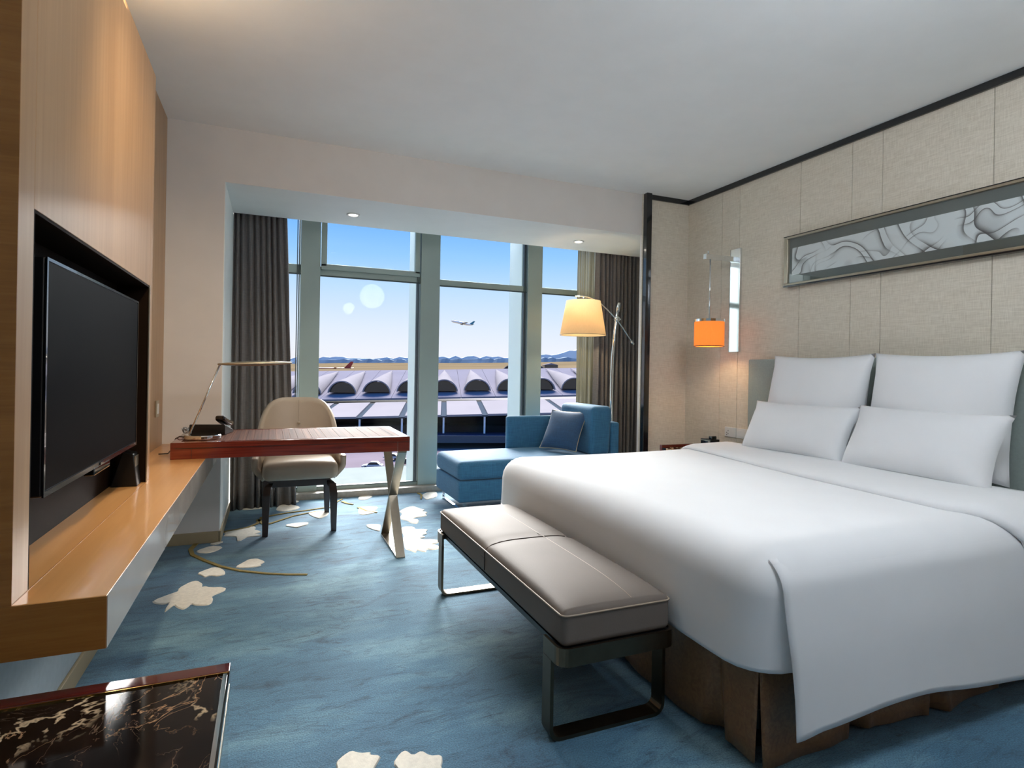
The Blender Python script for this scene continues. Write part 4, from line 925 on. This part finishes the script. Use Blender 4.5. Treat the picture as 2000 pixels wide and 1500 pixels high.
mb.grid(lambda i, j: (2.787+sp_[j][0]*math.cos(2*math.pi*i/N), 4.9+sp_[j][0]*math.sin(2*math.pi*i/N), sp_[j][1]), N, 4, True, True)
ls = mb.build('lamp_shade', 'cream_shade', fl, smooth=True)
MB().tube([(2.787+0.222*math.cos(2*math.pi*i/N), 4.9+0.222*math.sin(2*math.pi*i/N), 1.528) for i in range(N)], 0.003, 6, closed=True).build('shade_trim', 'baseboard_paint', ls, smooth=True)
mb = MB()
for q in range(3): a = 2*math.pi*q/3+0.4; mb.tube([(2.787, 4.9, 1.848), (2.787+0.163*math.cos(a), 4.9+0.163*math.sin(a), 1.853)], 0.002, 5)
mb.build('shade_spider', 'chrome', fl)
MB().lathe([(0.0, -0.06), (0.03, -0.045), (0.035, -0.01), (0.015, 0.05), (0.0, 0.06)], 16, (2.787, 4.9, 1.73), cap=False).build('bulb_globe', 'lamp_glow', fl, smooth=True)
light('bulb', 'POINT', (2.787, 4.9, 1.66), 5, (1, 0.78, 0.5), 0.04, fl)

# ================================================================== bedside wall lamp
wlp = thing('wall_lamp', 'chrome bracket wall lamp with an amber drum shade', 'lamp', (XR, 3.645, 1.355))
box(3.478, XR-0.0005, 3.588, 3.700, 1.353, 2.195).build('back_plate', 'chrome', wlp, bevel=0.002)
box(3.165, 3.478, 3.625, 3.658, 2.083, 2.125).build('arm', 'chrome', wlp, bevel=0.002)
MB().tube([(3.222, 3.641, 2.083), (3.222, 3.641, 1.60)], 0.006, 8).build('rod', 'chrome', wlp, smooth=True)
MB().tube([(3.20, 3.641, 2.125), (3.20, 3.641, 2.150)], 0.006, 8).build('finial', 'chrome', wlp, smooth=True)
N = 40; mb = MB()
mb.grid(lambda i, j: (3.222+(0.115, 0.115, 0.112, 0.112)[j]*math.cos(2*math.pi*i/N), 3.641+(0.115, 0.115, 0.112, 0.112)[j]*math.sin(2*math.pi*i/N), (1.390, 1.585, 1.585, 1.390)[j]), N, 4, True, True)
am = mb.build('lamp_shade', 'amber_shade', wlp, smooth=False)
MB().lathe([(0.0, 0.0), (0.116, 0.0), (0.116, 0.020), (0.0, 0.020)], 40, (3.222, 3.641, 1.585), cap=False).build('shade_cap', 'chrome', wlp)
MB().tube([(3.222+0.115*math.cos(2*math.pi*i/N), 3.641+0.115*math.sin(2*math.pi*i/N), 1.390) for i in range(N)], 0.003, 6, closed=True).build('shade_trim', 'dark_wood', am)
light('bulb', 'POINT', (3.222, 3.641, 1.48), 2.5, (1, 0.70, 0.38), 0.03, wlp)

# ================================================================== picture over the bed
pc = thing('framed_picture', 'wide framed smoke photograph above the headboard', 'picture', (XR, 2.27, 1.82))
PY0, PY1, PZ0, PZ1 = 1.418, 3.135, 1.822, 2.178
mb = box(XR-0.045, XR-0.001, PY0, PY1, PZ0, PZ0+0.016); mb.box(XR-0.045, XR-0.001, PY0, PY1, PZ1-0.016, PZ1); mb.box(XR-0.045, XR-0.001, PY0, PY0+0.03, PZ0+0.016, PZ1-0.016); mb.box(XR-0.045, XR-0.001, PY1-0.03, PY1, PZ0+0.016, PZ1-0.016)
mb.build('frame', 'champagne', pc, bevel=0.003)
mb = box(XR-0.048, XR-0.045, PY0-0.003, PY1+0.003, PZ1-0.003, PZ1+0.002); mb.box(XR-0.048, XR-0.001, PY0-0.003, PY1+0.003, PZ0-0.010, PZ0-0.0005); mb.build('frame_lip', 'black_lacquer', pc)
box(XR-0.020, XR-0.015, PY0+0.03, PY1-0.03, PZ0+0.016, PZ1-0.016).build('mount', 'mat_board', pc)
box(XR-0.0215, XR-0.020, PY0+0.05, PY1-0.052, PZ0+0.075, PZ1-0.085).build('print', 'smoke_print', pc)
box(XR-0.034, XR-0.032, PY0+0.03, PY1-0.03, PZ0+0.016, PZ1-0.016).build('pane', 'picture_glass', pc)

so = thing('socket_plate', 'white double socket plate beside the headboard', 'socket', (XR, 3.61, 0.695))
box(XR-0.010, XR, 3.615, 3.740, 0.655, 0.735).build('plate', 'socket_white', so, bevel=0.003)
box(XR-0.010, XR, 3.480, 3.610, 0.655, 0.735).build('plate', 'socket_white', so, bevel=0.003)
for y_, z_ in ((3.715, 0.690), (3.700, 0.705), (3.715, 0.672), (3.700, 0.680)): box(XR-0.0112, XR-0.010, y_-0.003, y_+0.003, z_-0.004, z_+0.004).build('pin_hole', 'rubber', so)
box(XR-0.013, XR-0.010, 3.50, 3.59, 0.672, 0.718).build('rocker', 'socket_white', so, bevel=0.001)

# ================================================================== bedside table and clock
ns = thing('bedside_table', 'rosewood bedside table between bed and linen wall', 'table', (3.19, 3.62, 0))
NX0, NX1, NY0, NY1, NT = 2.885, XR-0.003, 3.44, 3.805, 0.585
box(NX0, NX1, NY0, NY1, 0.10, NT-0.025).build('body', 'rosewood', ns, bevel=0.004)
box(NX0+0.004, NX1, NY0, NY1-0.03, NT-0.025, NT-0.008).build('marble_top', 'marble', ns)
box(NX0, NX1, NY1-0.03, NY1, NT-0.025, NT+0.012).build('back_rim', 'rosewood', ns, bevel=0.002)
box(NX0-0.002, NX0, NY0+0.02, NY1-0.02, 0.35, NT-0.04).build('drawer_front', 'rosewood_dark', ns)
box(NX0+0.02, NX1, NY0+0.02, NY1-0.02, 0.0, 0.10).build('plinth', 'dark_wood', ns)
ck = thing('alarm_clock', 'small black and silver alarm clock on the bedside table', 'clock', (3.27, 3.66, NT-0.008))
box(3.225, 3.315, 3.605, 3.725, NT-0.008, NT+0.062).build('case', 'black_plastic', ck, bevel=0.004)
box(3.2225, 3.225, 3.610, 3.720, NT-0.003, NT+0.057).build('front_plate', 'champagne', ck)
box(3.221, 3.2225, 3.635, 3.712, NT+0.022, NT+0.050).build('display', 'black_gloss', ck)
box(3.25, 3.30, 3.62, 3.66, NT+0.062, NT+0.088).build('dock', 'black_lacquer', ck, bevel=0.006)

# ================================================================== marble table in the foreground
mt = thing('marble_table', 'black marble topped table with rosewood rim in the foreground corner', 'table', (-0.35, 1.1, 0))
MX0, MX1, MY0, MY1, MT = XL+0.02, -0.073, 0.72, 1.435, 0.50
box(MX0, MX1-0.012, MY0, MY1-0.042, MT-0.028, MT-0.004).build('marble_top', 'marble', mt, bevel=0.001, seg=1)
box(MX0, MX1, MY1-0.040, MY1, MT-0.055, MT).build('back_rim', 'rosewood_dark', mt, bevel=0.002)
box(MX0, MX1-0.002, MY1-0.043, MY1-0.040, MT-0.03, MT-0.001).build('gold_line', 'gold', mt)
box(MX1-0.012, MX1-0.004, MY0, MY1-0.043, MT-0.030, MT-0.002).build('steel_edge', 'chrome', mt)
box(MX1-0.004, MX1, MY0, MY1-0.041, MT-0.34, MT-0.004).build('side_panel', 'black_gloss', mt)
box(MX1-0.004, MX1+0.001, MY0, MY1-0.041, MT-0.045, MT-0.028).build('steel_edge', 'satin_steel', mt)
box(MX0+0.02, MX1-0.006, MY0+0.02, MY1-0.045, MT-0.34, MT-0.030).build('body', 'rosewood_dark', mt)
for x_, y_ in ((MX0+0.04, MY0+0.05), (MX1-0.05, MY0+0.05), (MX0+0.04, MY1-0.06), (MX1-0.05, MY1-0.06)):
    box(x_-0.02, x_+0.02, y_-0.02, y_+0.02, 0.0, MT-0.055 if y_ > 1.3 else MT-0.03).build('leg', 'dark_wood', mt)
